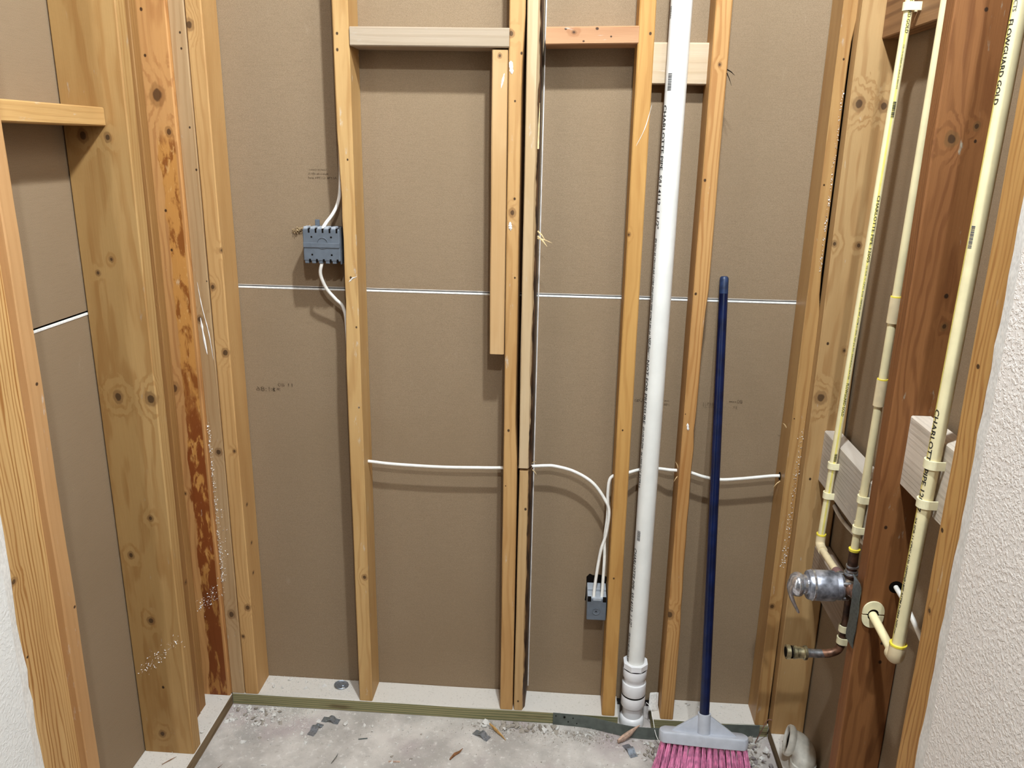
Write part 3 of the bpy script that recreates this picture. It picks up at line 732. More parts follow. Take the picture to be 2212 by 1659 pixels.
# P1 elbow and run to the valve
VY, VZ = -.334, .668
tube('elbow', smooth_path([(1.549, -.134, .692), (1.549, -.134, .672), (1.5485, -.142, .664), (1.548, -.162, .663)], 5), .0108, CPVC_D, P1, 20)
lathe('yellow_band', [(.0082, 0), (.0112, 0), (.0112, .0035), (.0082, .0035)], YEL, P1, (1.549, -.134, .690))
tube('valve_run', [(1.548, -.160, .663), (1.548, -.225, .664), (1.548, -.272, .666)], .0081, CPVC_D, P1, 20)
tube('union', [(1.548, -.262, .6655), (1.548, -.292, .667)], [.0105, .0118], flat('purple_primer', (128, 96, 92), .5), P1, 20)
# P2 couplings and lower end
def p2at(z): return Vector((1.550, -.340, .757)).lerp(Vector((1.550, -.412, CEIL - .003)), (z - .757) / (CEIL - .003 - .757))
for z1, z2 in ((1.302, 1.252), (1.137, 1.083)):
    tube('coupling', [p2at(z2), p2at(z1)], .0108, CPVC_D, P2, 20)
    lathe('yellow_band', [(.0083, 0), (.0104, 0), (.0104, .002), (.0083, .002)], YEL, P2, p2at(z1))
lathe('yellow_band', [(.0082, 0), (.0112, 0), (.0118, .005), (.0082, .006)], YEL, P2, (1.550, -.340, .757))
# P3 elbow, stub through the red stud
tube('elbow', smooth_path([(1.5455, -.611, .712), (1.5455, -.611, .696), (1.546, -.606, .684), (1.5465, -.590, .682)], 5), [.0145] * 10 + [.0140] * 6, CPVC_D, P3, 22)
lathe('yellow_band', [(.0113, 0), (.0150, 0), (.0150, .0035), (.0113, .0035)], YEL, P3, (1.5455, -.611, .711))
tube('stub_pipe', [(1.5465, -.596, .682), (1.5480, -.54, .686), (1.5490, -.470, .691)], .0082, CPVC, P3, 22)
def half_lobe(name, sgn):
    v = []; f = []; n = 18
    pr = []
    for i in range(n + 1):
        a = math.pi * i / n; x = -math.cos(a) * .021; z = (math.sin(a) ** .75) * .027 + .0018
        pr.append((x, z * sgn))
    inner = []
    for i in range(n + 1):
        a = math.pi * i / n; inner.append((-math.cos(a) * .0105, (math.sin(a) * .0105 + .0018) * sgn))
    for y in (0, -.0035):
        v += [(x, y, z) for x, z in pr] + [(x, y, z) for x, z in inner]
    m = n + 1
    for i in range(n):
        f.append((i, i + 1, m + i + 1, m + i)); f.append((2 * m + i, 2 * m + i + 1, 3 * m + i + 1, 3 * m + i))
        f.append((i, i + 1, 2 * m + i + 1, 2 * m + i)); f.append((m + i, m + i + 1, 3 * m + i + 1, 3 * m + i))
    for a in (0, n): f.append((a, m + a, 3 * m + a, 2 * m + a))
    me = pyd(name, v, f); bm = bmesh.new(); bm.from_mesh(me); bmesh.ops.recalc_face_normals(bm, faces=bm.faces); bm.to_mesh(me); bm.free()
    return me
es = thing('pipe_collar', (1.549, -.4786, .6915), 'cream slotted plastic collar on the red-brown stud around the stub pipe', 'pipe collar')
link('collar_half', half_lobe('collar_half', 1), STRAPM, es); link('collar_half', half_lobe('collar_half', -1), STRAPM, es)
lathe('collar_teeth', [(.0085, 0), (.0125, 0), (.0115, -.0008), (.0085, -.0008)], HOLE, es, (0, -.0008, 0), (0, 1, 0), 16)

def pipe_strap(label, c, r, wall_x, group='cream pipe straps'):
    """half-round band over a vertical pipe with a nailing ear on the far side; c = centre of the pipe"""
    cx, cy, cz = c; h = .0075; v = []; f = []; n = 16; ro = r + .0032
    t = thing('pipe_strap', (cx, cy, cz), label, 'pipe strap', group)
    pr = [(wall_x - cx, ro)] + [(-math.sin(math.pi * i / n) * ro, math.cos(math.pi * i / n) * ro) for i in range(n + 1)] + [(wall_x - cx, -ro)]
    pi_ = [(wall_x - cx, r + .0003)] + [(-math.sin(math.pi * i / n) * (r + .0003), math.cos(math.pi * i / n) * (r + .0003)) for i in range(n + 1)] + [(wall_x - cx, -r - .0003)]
    m = len(pr)
    for z in (-h, h): v += [(x, y, z) for x, y in pr] + [(x, y, z) for x, y in pi_]
    for i in range(m - 1):
        f += [(i, i + 1, m + i + 1, m + i), (2 * m + i, 2 * m + i + 1, 3 * m + i + 1, 3 * m + i), (i, i + 1, 2 * m + i + 1, 2 * m + i), (m + i, m + i + 1, 3 * m + i + 1, 3 * m + i)]
    me = pyd('band', v, f); bm = bmesh.new(); bm.from_mesh(me); bmesh.ops.recalc_face_normals(bm, faces=bm.faces); bm.to_mesh(me); bm.free()
    link('band', me, STRAPM, t)
    bm = bmesh.new(); bm_box(bm, (wall_x - cx - .009, r, -h), (wall_x - cx - .0004, r + .021, h), .0012, 2)
    ear = link('ear', bm_me('ear', bm), STRAPM, t)
    lathe('nail_head', [(.0001, -.0012), (.0026, -.0010), (.0028, 0), (.0001, 0)], GALVD, ear, (wall_x - cx - .009, r + .014, 0), (1, 0, 0), 12)
    return t
def p1at(z): return Vector((1.549, -.134, .680)).lerp(Vector((1.549, -.290, CEIL - .003)), (z - .680) / (CEIL - .683))
def p3at(z): return Vector((1.5455, -.611, .700)).lerp(Vector((1.5455, -.680, CEIL - .003)), (z - .700) / (CEIL - .703))
pipe_strap('cream strap holding the far thin pipe near the top of the white-washed block', p1at(.873), .0082, 1.5598)
pipe_strap('cream strap holding the far thin pipe at the bottom of the white-washed block', p1at(.797), .0082, 1.5598)
pipe_strap('cream strap holding the far thin pipe against the dark rough block', p1at(1.832), .0082, 1.5688)
pipe_strap('cream strap on the pipe behind the red-brown stud, upper of two', p2at(.878), .0082, 1.5598)
pipe_strap('cream strap on the pipe behind the red-brown stud, just above the valve', p2at(.808), .0082, 1.5598)
pipe_strap('upper cream strap on the thick cream pipe', p3at(1.068), .0113, 1.5598)
pipe_strap('lower cream strap on the thick cream pipe', p3at(.996), .0113, 1.5598)

# ================================================================== SHOWER VALVE
va = thing('shower_valve', (0, 0, 0), 'worn chrome shower valve with lever handle and copper tubes on the right wall', 'shower valve')
AX = (-1, 0, 0)
lathe('valve_body', [(.001, -.012), (.022, -.010), (.027, 0), (.0275, .012), (.025, .022), (.025, .030)], flat('tarnished_brass', (120, 104, 88), .35, .8, .3, 60), va, (1.556, VY, VZ), AX)
lathe('cone', [(.026, .018), (.030, .024), (.0275, .046), (.0275, .052)], CHROMES, va, (1.556, VY, VZ), AX)
sl = lathe('sleeve', [(.0285, .034), (.0325, .036), (.0330, .040), (.0330, .084), (.0318, .087), (.0318, .089), (.0300, .092), (.022, .093)], CHROMES, va, (1.556, VY, VZ), AX, 36)
lathe('sleeve_ring', [(.0326, .078), (.0338, .079), (.0338, .083), (.0326, .084)], CHROME, sl, (1.556, VY, VZ), AX, 36)
lathe('neck', [(.019, .090), (.0215, .092), (.0215, .100), (.019, .103), (.019, .106)], CHROME, va, (1.556, VY, VZ), AX)
hd = lathe('handle', [(.0185, .102), (.0250, .105), (.0268, .111), (.0258, .118), (.0205, .125), (.010, .1292), (.0001, .130)], CHROME, va, (1.556, VY, VZ), AX)
v = []; f = []
lp = smooth_path([(1.434, VY, VZ + .010), (1.428, VY - .002, VZ - .006), (1.432, VY - .004, VZ - .026), (1.441, VY - .007, VZ - .046), (1.449, VY - .010, VZ - .060)], 5)
for i, p in enumerate(lp):
    u = i / (len(lp) - 1); wd = .019 - .010 * u; th = .0065 - .0036 * u
    for a in range(10):
        q = 2 * math.pi * a / 10; v.append((p.x + math.cos(q) * th, p.y + math.sin(q) * wd, p.z + math.cos(q) * th * .3))
for i in range(len(lp) - 1):
    for a in range(10):
        f.append((i * 10 + a, i * 10 + (a + 1) % 10, i * 10 + 10 + (a + 1) % 10, i * 10 + 10 + a))
f += [tuple(range(9, -1, -1)), tuple(range((len(lp) - 1) * 10, len(lp) * 10))]
link('lever', pyd('lever', v, f), CHROME, hd, smooth=True)
lathe('set_screw', [(.0001, 0), (.0035, 0), (.0035, .001), (.0001, .001)], HOLE, hd, (1.4440, VY - .0215, VZ - .008), (0, -1, 0), 12)
# inlets
tube('inlet', [(1.548, VY + .026, VZ), (1.548, VY + .048, VZ - .001)], [.0155, .0125], SOLDER, va, 16)
tube('inlet', [(1.549, VY - .024, VZ + .006), (1.549, VY - .070, VZ + .014), (1.549, VY - .105, VZ + .020)], [.0135, .0105, .0095], COPPER, va, 16)
tube('riser', [(1.552, VY - .002, VZ + .020), (1.551, VY - .005, .72), (1.550, -.340, .758)], [.011, .0105, .0105], COPPERD, va, 18)
for z, r in ((.700, .0150), (.706, .0125), (.717, .0128)):
    lathe('riser_nut', [(r * .7, 0), (r, .0008), (r, .005), (r * .7, .0062)], SOLDER, va, (1.5515, VY - .004, z), (0, 0, 1), 18)
for dy, dz in ((-.021, .017), (.02, .018), (-.021, -.017), (.021, -.016)):
    lathe('flange_screw', [(.0001, .004), (.0042, .0035), (.0045, 0), (.0045, -.012), (.0001, -.012)], SOLDER, va, (1.535, VY + dy, VZ + dz), AX, 12)
sp = tube('spout_tube', smooth_path([(1.556, VY, VZ - .022), (1.557, VY, .60), (1.556, VY, .545), (1.552, VY, .516), (1.535, VY, .502), (1.515, VY, .499), (1.49, VY, .499)], 6), .0085, COPPERD, va, 18)
tube('copper_bend', smooth_path([(1.5535, VY, .523), (1.549, VY, .511), (1.535, VY, .5025), (1.515, VY, .4995)], 6), .0089, COPPER, sp, 18)
tube('solder_band', [(1.520, VY, .4995), (1.506, VY, .499), (1.496, VY, .499), (1.480, VY, .499)], [.0089, .0098, .0093, .0105], SOLDER, sp, 18)
ad = lathe('brass_adapter', [(.0095, 0), (.0152, .001), (.0160, .003), (.0160, .007), (.0135, .0085), (.0132, .022), (.0146, .0235), (.0146, .030), (.0125, .031), (.0125, .036), (.0158, .0375), (.0158, .046), (.0115, .0465), (.0110, .040), (.0001, .0395)], BRASS, va, (1.484, VY, .499), AX, 28)
lathe('adapter_ring', [(.0128, .032), (.0140, .0325), (.0140, .0355), (.0128, .036)], HOLE, ad, (1.484, VY, .499), AX, 24)
lathe('adapter_bore', [(.0001, .0466), (.0112, .0466), (.0112, .0470), (.0001, .0470)], HOLE, ad, (1.484, VY, .499), AX, 24)
pipe_strap('cream strap on the copper spout tube, upper of two', (1.556, VY, .567), .0088, 1.5728, 'straps below the valve')
pipe_strap('cream strap on the copper spout tube, just above its bend', (1.5555, VY, .537), .0088, 1.5728, 'straps below the valve')
# nail plate on the red stud's edge
v = []; f = []
for i in range(15):
    z = .612 + .146 * i / 14; o = .0022 + (.006 * max(0, (i - 11) / 3) ** 2) + .0006 * math.sin(i * 1.3); sh = .002 * math.sin(i * .8)
    for x, y in ((0, 0), (0, .040), (-.0016, .040), (-.0016, 0)): v.append((1.5235 - o + x, -.4795 + y + sh, z))
for i in range(14):
    for k in range(4): a = i * 4 + k; b = i * 4 + (k + 1) % 4; f.append((a, b, b + 4, a + 4))
f += [(3, 2, 1, 0), (56, 57, 58, 59)]
tag(link('nail_plate', pyd('nail_plate', v, f), GALVD), 'upright steel nail plate with a curled top on the edge of the red-brown stud', 'nail plate')

# ================================================================== WASTE ELBOW
we = thing('waste_elbow', (0, 0, 0), 'aged white drain elbow with open mouth on the right bottom plate', 'pipe elbow')
EX, EY = 1.574, -.158
tube('bend', smooth_path([(1.541, EY + .012, .111), (1.556, EY + .008, .108), (1.568, EY + .003, .096), (EX, EY, .078), (EX, EY, .056)], 5), [.0300] * 8 + [.0295] * 13, OLDPVC, we, 32)
lathe('mouth', [(.0300, -.014), (.0372, -.008), (.0388, -.004), (.0388, .002), (.0365, .006), (.0335, .006), (.0310, .003), (.0300, -.008)], OLDPVC, we, (1.5345, EY + .0140, .1125), (-.965, .20, .17), 36, cap=False)
lathe('mouth_dark', [(.0001, -.003), (.0304, -.003), (.0304, -.0035), (.0001, -.0035)], HOLE, we, (1.5345, EY + .0140, .1125), (-.965, .20, .17), 30)
lathe('collar', [(.029, .062), (.0325, .060), (.0325, .0385), (.029, .0380)], OLDPVC, we, (EX, EY, 0), (0, 0, 1), 32)

# ================================================================== ELECTRICAL
b1 = thing('switch_box', (.3287, 0, 1.3285), 'wide grey plastic switch box seen from behind, left of the stud', 'electrical box')
bm = bmesh.new(); bm_box(bm, (-.0455, .001, -.040), (.0455, .086, .038), .003, 2)
link('box_body', bm_me('box_body', bm), GREYP, b1)
bm = bmesh.new(); bm_box(bm, (-.0445, -.0016, -.007), (.0445, .003, .005), .0012, 2); link('ridge', bm_me('ridge', bm), GREYP, b1)
lathe('knockout', [(.0118, 0), (.0126, -.0022), (.0134, -.0022), (.0140, 0)], GREYP, b1, (.003, .0012, .004), (0, 1, 0), 32)
for x in (-.0235, .0245):
    for z in (-.024, .0185): lathe('screw_hole', [(.0001, 0), (.0023, 0), (.0023, -.0004), (.0001, -.0004)], HOLE, b1, (x, .0009, z), (0, 1, 0), 12)
for i, x in enumerate((-.038, -.021, -.004, .013, .030)):
    box('clamp_tab', (x - .0055, .0035, .036), (x + .0055, .030, .0425), GREYL, b1, .001, 1)
    box('clamp_slot', (x + .0060, .0008, .028), (x + .0108, .020, .0386), HOLE, b1, .0005, 1)
    box('bottom_tab', (x - .005, .002, -.0455), (x + .005, .02, -.039), GREYP, b1, .001, 1)
    box('bottom_slot', (x + .0055, .0008, -.0405), (x + .0108, .012, -.034), HOLE, b1, .0005, 1)
box('hanger_tab', (-.027, .045, .036), (-.016, .050, .056), GREYP, b1, .001, 1)
box('side_flange', (.0440, .004, -.047), (.0475, .08, .042), flat('dark_grey_plastic', (70, 74, 80), .5), b1, .001, 1)
# torn drywall paper beside it
rnd = random.Random(3); sp_ = []
for i in range(150):
    u = rnd.random(); sp_.append(((.232 + u * .052, .0865 - abs(rnd.gauss(0, .004)), 1.350 + u * .012 + rnd.gauss(0, .0032)), .0028))
crumbs('torn_paper', sp_, STAR, wb, 4)
box('torn_paper_core', (.24, .0855, 1.3525), (.285, .0895, 1.3595), STAR, wb, .002, 2)

b2 = thing('outlet_box', (1.0353, 0, .368), 'small grey plastic outlet box with two white cables, low beside the stud', 'electrical box')
bm = bmesh.new(); bm_box(bm, (-.0262, .010, -.034), (.0262, .088, .030), .0025, 2); link('box_body', bm_me('box_body', bm), GREYP, b2)
lathe('knockout', [(.0001, .0012), (.006, .0010), (.0088, -.0012), (.0100, -.0014), (.0105, 0)], GREYP, b2, (-.001, .0095, -.006), (0, 1, 0), 28)
lathe('knockout_pin', [(.0001, -.001), (.0015, -.001), (.0015, .001)], HOLE, b2, (-.001, .0092, -.006), (0, 1, 0), 10)
box('clamp_plate', (-.0255, .012, .029), (.0255, .048, .0335), GREYL, b2, .0015, 2)
box('clamp_plate', (-.0255, .052, .029), (.0255, .085, .0375), GREYL, b2, .0015, 2)
for x in (-.020, .0205): box('cable_slot', (x - .005, .0096, .022), (x + .0045, .018, .0340), HOLE, b2, .0005, 1)
box('cable_slot', (-.010, .0096, .026), (.012, .013, .0342), GREYL, b2, .0005, 1)
# ragged hole in the board behind the box
v = [(1.0353, .0886, .385)]; n = 26; rnd = random.Random(8)
for i in range(n):
    a = 2 * math.pi * i / n; rx = .0285 * (1 + .06 * rnd.uniform(-1, 1)); rz = .043 * (1 + .08 * rnd.uniform(-1, 1))
    c_, s_ = math.cos(a), math.sin(a); k = 1 / max(abs(c_), abs(s_))
    v.append((1.0353 + c_ * k * rx, .0886, .385 + s_ * k * rz))
link('cut_opening', pyd('cut_opening', v, [(0, i + 1, (i + 1) % n + 1) for i in range(n)]), HOLE, wb)

CR = .0042
def cable(label, pts, r=CR, n=7, name='electric_cable'):
    v, f = tube_vf(smooth_path(pts, n), r, 12)
    o = link(name, pyd(name, v, f), CABLE, smooth=True); return tag(o, label, 'cable')
cable('white cable from the switch box through the studs, drooping into the outlet box',
      [(.3265, .016, 1.300), (.3255, .008, 1.284), (.319, .014, 1.255), (.327, .030, 1.218), (.345, .042, 1.190), (.364, .046, 1.165), (.370, .046, 1.10), (.370, .046, .84), (.370, .046, .775), (.385, .045, .757), (.416, .045, .755), (.482, .045, .750), (.606, .045, .7475), (.70, .045, .750), (.772, .045, .753), (.853, .045, .761), (.885, .044, .7645), (.911, .044, .764), (.960, .043, .752), (1.009, .040, .724), (1.043, .036, .680), (1.056, .034, .645), (1.051, .034, .580), (1.040, .032, .535), (1.033, .030, .48), (1.0275, .024, .42), (1.026, .017, .392)])
cable('white cable rising from the outlet box and running right through the studs to the corner',
      [(1.0475, .017, .392), (1.0490, .026, .42), (1.0505, .034, .51), (1.0485, .037, .567), (1.0530, .041, .635), (1.0505, .043, .690), (1.0525, .044, .728), (1.060, .045, .742), (1.075, .045, .748), (1.099, .045, .754), (1.125, .054, .759), (1.152, .0575, .763), (1.18, .053, .766), (1.207, .045, .767), (1.235, .045, .766), (1.258, .045, .763), (1.295, .045, .752), (1.338, .045, .746), (1.389, .045, .751), (1.43, .045, .757), (1.473, .045, .763), (1.51, .045, .764)])
cable('white cable entering the switch box from above along the stud', [(.328, .014, 1.352), (.3290, .010, 1.362), (.336, .020, 1.378), (.350, .036, 1.400), (.362, .044, 1.428), (.3685, .046, 1.47), (.371, .046, 1.56), (.3715, .046, 1.9), (.372, .046, 2.5)])
cable('white cable along the right wall, passing through the red-brown stud', [(1.545, .05, .762), (1.575, .035, .755), (1.604, -.002 + .06, .742), (1.6075, -.05, .716), (1.6075, -.12, .713), (1.6075, -.21, .722), (1.600, -.34, .742), (1.588, -.43, .752), (1.585, -.478, .753), (1.594, -.51, .735), (1.603, -.56, .706), (1.6075, -.62, .678), (1.6075, -.74, .64), (1.6075, -.83, .61)], .0048)
box('loose_wire_jacket', (.312, .006, 1.367), (.334, .012, 1.371), CABLE, b1, .0015, 2)

# ================================================================== STEEL STRAP AT THE FLOOR
v = []; f = []
path = smooth_path([(.929, -.0035, 0), (.975, -.005, 0), (1.03, -.010, 0), (1.085, -.024, 0), (1.14, -.037, 0), (1.20, -.040, 0), (1.27, -.034, 0), (1.35, -.018, 0), (1.42, -.008, 0), (1.50, -.0045, 0)], 5)
for i, p in enumerate(path):
    t = i / (len(path) - 1); z0 = .0012; z1 = .0395 - .004 * math.sin(t * math.pi)
    v += [(p.x, p.y, z0), (p.x, p.y + .0035 * math.sin(t * 3), z1), (p.x, p.y + .0035 * math.sin(t * 3) + .0016, z1), (p.x, p.y + .0016, z0)]
for i in range(len(path) - 1):
    for k in range(4): a = i * 4 + k; b = i * 4 + (k + 1) % 4; f.append((a, b, b + 4, a + 4))
f += [(3, 2, 1, 0), tuple(range(len(v) - 4, len(v)))]
st = tag(link('steel_strap', pyd('steel_strap', v, f), STRAPG), 'grey perforated steel strap bowed out in front of the drain pipe at the floor', 'metal strap')
for x, z, r in ((.937, .031, .0017), (.961, .030, .0030), (.985, .030, .0017), (.972, .016, .0017), (.996, .014, .0017), (1.36, .03, .0017)):
    yy = -.0045 - max(0, x - .945) * .10
    lathe('strap_hole', [(.0001, 0), (r, 0), (r, -.0006), (.0001, -.0006)], HOLE, st, (x, yy, z), (0, 1, 0), 12)

# ================================================================== BROOM
BT = Vector((1.3065, .0755, 1.268)); BB = Vector((1.3065, -.198, .155))
ax = (BT - BB).normalized()
br = thing('broom', BB, 'blue-handled broom with grey head and pink bristles leaning on the back wall', 'broom')
zr = ax; xr = Vector((1, -.09, 0)); xr = (xr - zr * xr.dot(zr)).normalized(); yr = zr.cross(xr)
br.rotation_euler = Matrix((xr, yr, zr)).transposed().to_euler()
L = (BT - BB).length
lathe('handle', [(.0115, .035), (.0120, .06), (.0115, L * .5), (.0108, L - .012), (.0105, L - .004), (.0075, L), (.0001, L + .001)], BLUE, br, seg=24)
lathe('handle_cap', [(.0109, L - .042), (.0111, L - .041), (.0109, L - .008), (.0104, L - .003), (.0075, L + .0004), (.0001, L + .0012)], flat('worn_blue_cap', (36, 52, 84), .45, 0, .2, 80), br, seg=24)
lathe('socket', [(.0165, -.008), (.0165, .030), (.0160, .056), (.0125, .0565), (.0118, .050)], BROOMG, br, seg=28)
def prism(name, outline, y0, y1, mat, parent, bev=.002):
    bm = bmesh.new(); a = [bm.verts.new((x, y0, z)) for x, z in outline]; b = [bm.verts.new((x, y1, z)) for x, z in outline]
    bm.faces.new(a); bm.faces.new(b[::-1]); n = len(outline)
    for i in range(n): bm.faces.new((a[i], b[i], b[(i + 1) % n], a[(i + 1) % n]))
    bmesh.ops.recalc_face_normals(bm, faces=bm.faces)
    if bev: bmesh.ops.bevel(bm, geom=[e for e in bm.edges if e.is_manifold and e.calc_face_angle(0) > .5], offset=bev, segments=2, affect='EDGES')
    return link(name, bm_me(name, bm), mat, parent)
prism('gusset', [(-.083, .004), (-.016, .050), (.016, .050), (.083, .004), (.07, -.006), (-.07, -.006)], -.005, .005, BROOMG, br, .0018)
n = 40; v = []; f = []
for iz, (z, s) in enumerate(((-.021, .985), (-.018, 1.0), (.001, 1.0), (.005, .985), (.0065, .95))):
    for i in range(n):
        a = 2 * math.pi * i / n; cx = math.copysign(min(abs(math.cos(a)) * .125, .089), math.cos(a)); 
        ex = math.cos(a); ey = math.sin(a)
        x = (.090 if ex > 0 else -.090) * min(1, abs(ex) * 2.2) + ex * .020; y = ey * .0215
        v.append((x * s, y * s, z))
for r in range(4):
    for i in range(n): f.append((r * n + i, r * n + (i + 1) % n, r * n + n + (i + 1) % n, r * n + n + i))
f += [tuple(range(n - 1, -1, -1)), tuple(range(4 * n, 5 * n))]
link('head_block', pyd('head_block', v, f), BROOMG, br, smooth=True)
rnd = random.Random(12); v = []; f = []
LB = .150
for ty in range(4):
    for tx in range(15):
        cx = -.098 + tx * .014 + (ty % 2) * .004; cy = -.013 + ty * .0087
        for k in range(34):
            a = rnd.uniform(0, 6.28); rr = rnd.random() ** .5 * .0040
            x0, y0 = cx + rr * math.cos(a), cy + rr * math.sin(a)
            sx = cx * .34 + rnd.gauss(0, .0075); sy = cy * 1.2 + rnd.gauss(0, .007)
            ln = LB * rnd.uniform(.92, 1.0); th = .00075
            base = len(v); q = rnd.uniform(0, 6.28)
            for s in range(4):
                t = s / 3; px = x0 + sx * t ** 1.2; py = y0 + sy * t ** 1.3; pz = -.018 - ln * t
                for m in range(3):
                    b_ = q + m * 2.094; v.append((px + math.cos(b_) * th, py + math.sin(b_) * th, pz))
            for s in range(3):
                for m in range(3):
                    a_ = base + s * 3 + m; c_ = base + s * 3 + (m + 1) % 3; f.append((a_, c_, c_ + 3, a_ + 3))
bs = link('bristles', pyd('bristles', v, f), PINK, br); bs['kind'] = 'stuff'

# ================================================================== PRINT ON THE BACK OF THE BOARDS (shows through reversed)
def paper_print(body, x, z, length, h, flip=True, vflip=False):
    me = text_mesh(body, length, h)
    for q in me.vertices:
        lx, ly = q.co.x, q.co.y
        q.co = ((x + (length - lx if flip else lx)), .0887, z + ly)
    return link('faded_print', me, INKF, wb)
paper_print('11:86', .105, .925, .050, .013); paper_print('11 80', .165, .9395, .040, .010); paper_print('JR', .160, .927, .012, .008); paper_print('20', .145, .926, .013, .009)
paper_print('60117:11', 1.285, .925, .035, .015); paper_print('80', 1.370, .9405, .014, .010); paper_print('JR', 1.360, .924, .013, .009); paper_print('----', 1.35, .943, .018, .003)
paper_print('Utah', 1.109, .935, .021, .010); paper_print('sq 7', 1.175, .938, .022, .005); paper_print('100 17', 1.172, .928, .026, .005)
paper_print('American Gypsum', .279, 1.4985, .046, .0045); paper_print('Made in the USA 02', .277, 1.489, .05, .005); paper_print('ASTM C1396 and', .277, 1.479, .072, .0055)

# ================================================================== SMALL METAL AND WOOD ON THE FLOOR
def clip(label, p, rz, s=1., flip=1, rx=0.):
    """small bent saddle of sheet steel with two raised nail dimples"""
    o = thing('metal_clip', p, label, 'metal clip', 'loose metal clips', (rx, 0, rz))
    prof = [(-.024, .001), (-.012, .0015), (-.008, .003), (-.004, .0085), (.002, .0105), (.008, .0085), (.012, .003), (.016, .0015), (.026, .001)]
    P = [Vector((a, 0, b)) for a, b in prof]; v = []; f = []
    for q in P:
        for y, dz in ((-.0105, 0), (.0105, 0), (.0105, -.0009), (-.0105, -.0009)): v.append((q.x * s, y * s, max(.0002, (q.z + dz) * s)))
    for i in range(len(P) - 1):
        for k in range(4): a = i * 4 + k; b = i * 4 + (k + 1) % 4; f.append((a, b, b + 4, a + 4))
    f += [(3, 2, 1, 0), tuple(range(len(v) - 4, len(v)))]
    link('plate', pyd('plate', v, f), GALV, o, smooth=True)
    for y in (-.0045, .0045):
        lathe('dimple', [(.0028, 0), (.0022, .0012), (.0001, .0018)], GALV, o, (.020 * s, y * s, .001 * s), (0, 0, 1), 14)
    return o
clip('loose steel clip on the floor left of another, standing lower and nearer', (.272, -.086, .0005), 1.25)
clip('dark loose steel clip on the floor touching the bottom plate', (.303, -.045, .0005), -.15)
clip('loose steel clip on the floor beside a yellow splinter', (.733, -.066, .0005), -.55)
clip('loose steel clip on the floor just left of the broom bristles', (1.139, -.088, .0005), -1.15)
t = thing('steel_disc', (.307, .060, PT + .0012), 'round steel disc lying on the bottom plate near the switch-box stud', 'metal disc')
lathe('disc', [(.0001, .0006), (.012, .0008), (.0185, .0018), (.0205, .0034), (.0212, .0026), (.0190, .0004), (.0001, 0)], GALV, t, (0, 0, 0), (.1, .06, 1), 30)
lathe('disc_boss', [(.0075, 0), (.006, .0022), (.0001, .0026)], GALV, t, (.004, .003, .0008), (.1, .06, 1), 20)

def chip(name, label, cat, pts, r, mat, flatten=.45, seg=6, group=None):
    P = [Vector(p) for p in pts]; n = len(P)
    rs = [r * (1 - .85 * abs(2 * i / (n - 1) - .7) ** 1.6 if n > 2 else 1) for i in range(n)]
    rs = [max(.15 * r, q) for q in rs]
    v, f = tube_vf(P, rs, seg, True, flatten); return tag(link(name, pyd(name, v, f), mat), label, cat, group)
chip('wood_splinter', 'pointed yellow wood splinter on the floor below the middle studs', 'splinter', [(.752, -.028, .010), (.770, -.048, .009), (.790, -.068, .006), (.802, -.081, .003)], .006, CHIPW)
chip('wood_chip', 'brown curled wood chip on the bare floor', 'wood chip', [(.660, -.168, .004), (.670, -.150, .005), (.682, -.140, .006), (.690, -.128, .008)], .006, CHIPD)
chip('wood_shard', 'frayed pinkish wood shard leaning on the steel strap', 'wood shard', [(1.108, -.066, .010), (1.122, -.056, .013), (1.140, -.046, .022), (1.156, -.038, .033), (1.168, -.034, .041)], .012, RAG, .5, 8)
chip('nail', 'long dark nail on the floor in front of the back plate', 'nail', [(.400, -.113, .0022), (.424, -.107, .0022)], .0015, GALVD, 1)
chip('nail', 'bent dark nail standing near the front of the floor', 'nail', [(.352, -.208, .002), (.362, -.190, .010), (.365, -.185, .016)], .0014, GALVD, 1)
chip('wood_sliver', 'thin dark sliver on the floor beside the left plate', 'splinter', [(.045, -.290, .002), (.060, -.262, .003), (.072, -.236, .002)], .0016, CHIPD)
chip('wood_sliver', 'dark sliver on the left plate below the wide stud', 'splinter', [(-.060, -.292, PT + .002), (-.045, -.275, PT + .003), (-.036, -.262, PT + .002)], .0016, CHIPD)
chip('wood_sliver', 'pale flat sliver on the floor at the front', 'splinter', [(.50, -.188, .002), (.53, -.186, .002)], .0025, RAG)
v, f = tube_vf(smooth_path([(1.485, -.030, .004), (1.497, -.024, .030), (1.508, -.022, .060), (1.514, -.022, .074), (1.522, -.024, .077), (1.530, -.026, .0735)], 5), .0013, 8)
tag(link('bent_wire', pyd('bent_wire', v, f), WIRE, smooth=True), 'bent brown wire sticking up by the right corner stud', 'wire')
v, f = tube_vf(smooth_path([(1.188, .020, .075), (1.200, .010, .066), (1.206, -.015, .045), (1.212, -.048, .024), (1.228, -.074, .008), (1.240, -.085, .004)], 5), .0009, 8)
tag(link('loose_string', pyd('loose_string', v, f), GLUE, smooth=True), 'thin white string hanging from the drain pipe base to the floor', 'string')
bm = bmesh.new(); rnd = random.Random(5)
bm_box(bm, (-.012, -.004, 0), (.014, .004, .052), .003, 1)
for q in bm.verts: q.co += Vector((rnd.uniform(-.003, .003), rnd.uniform(-.001, .001), rnd.uniform(-.003, .003)))
o = tag(link('drywall_scrap', bm_me('drywall_scrap', bm), DUSTW, None, (1.210, .030, .0395), (-.35, .1, .3)), 'dusty white drywall scrap upright between drain pipe and rough-edged stud', 'debris')

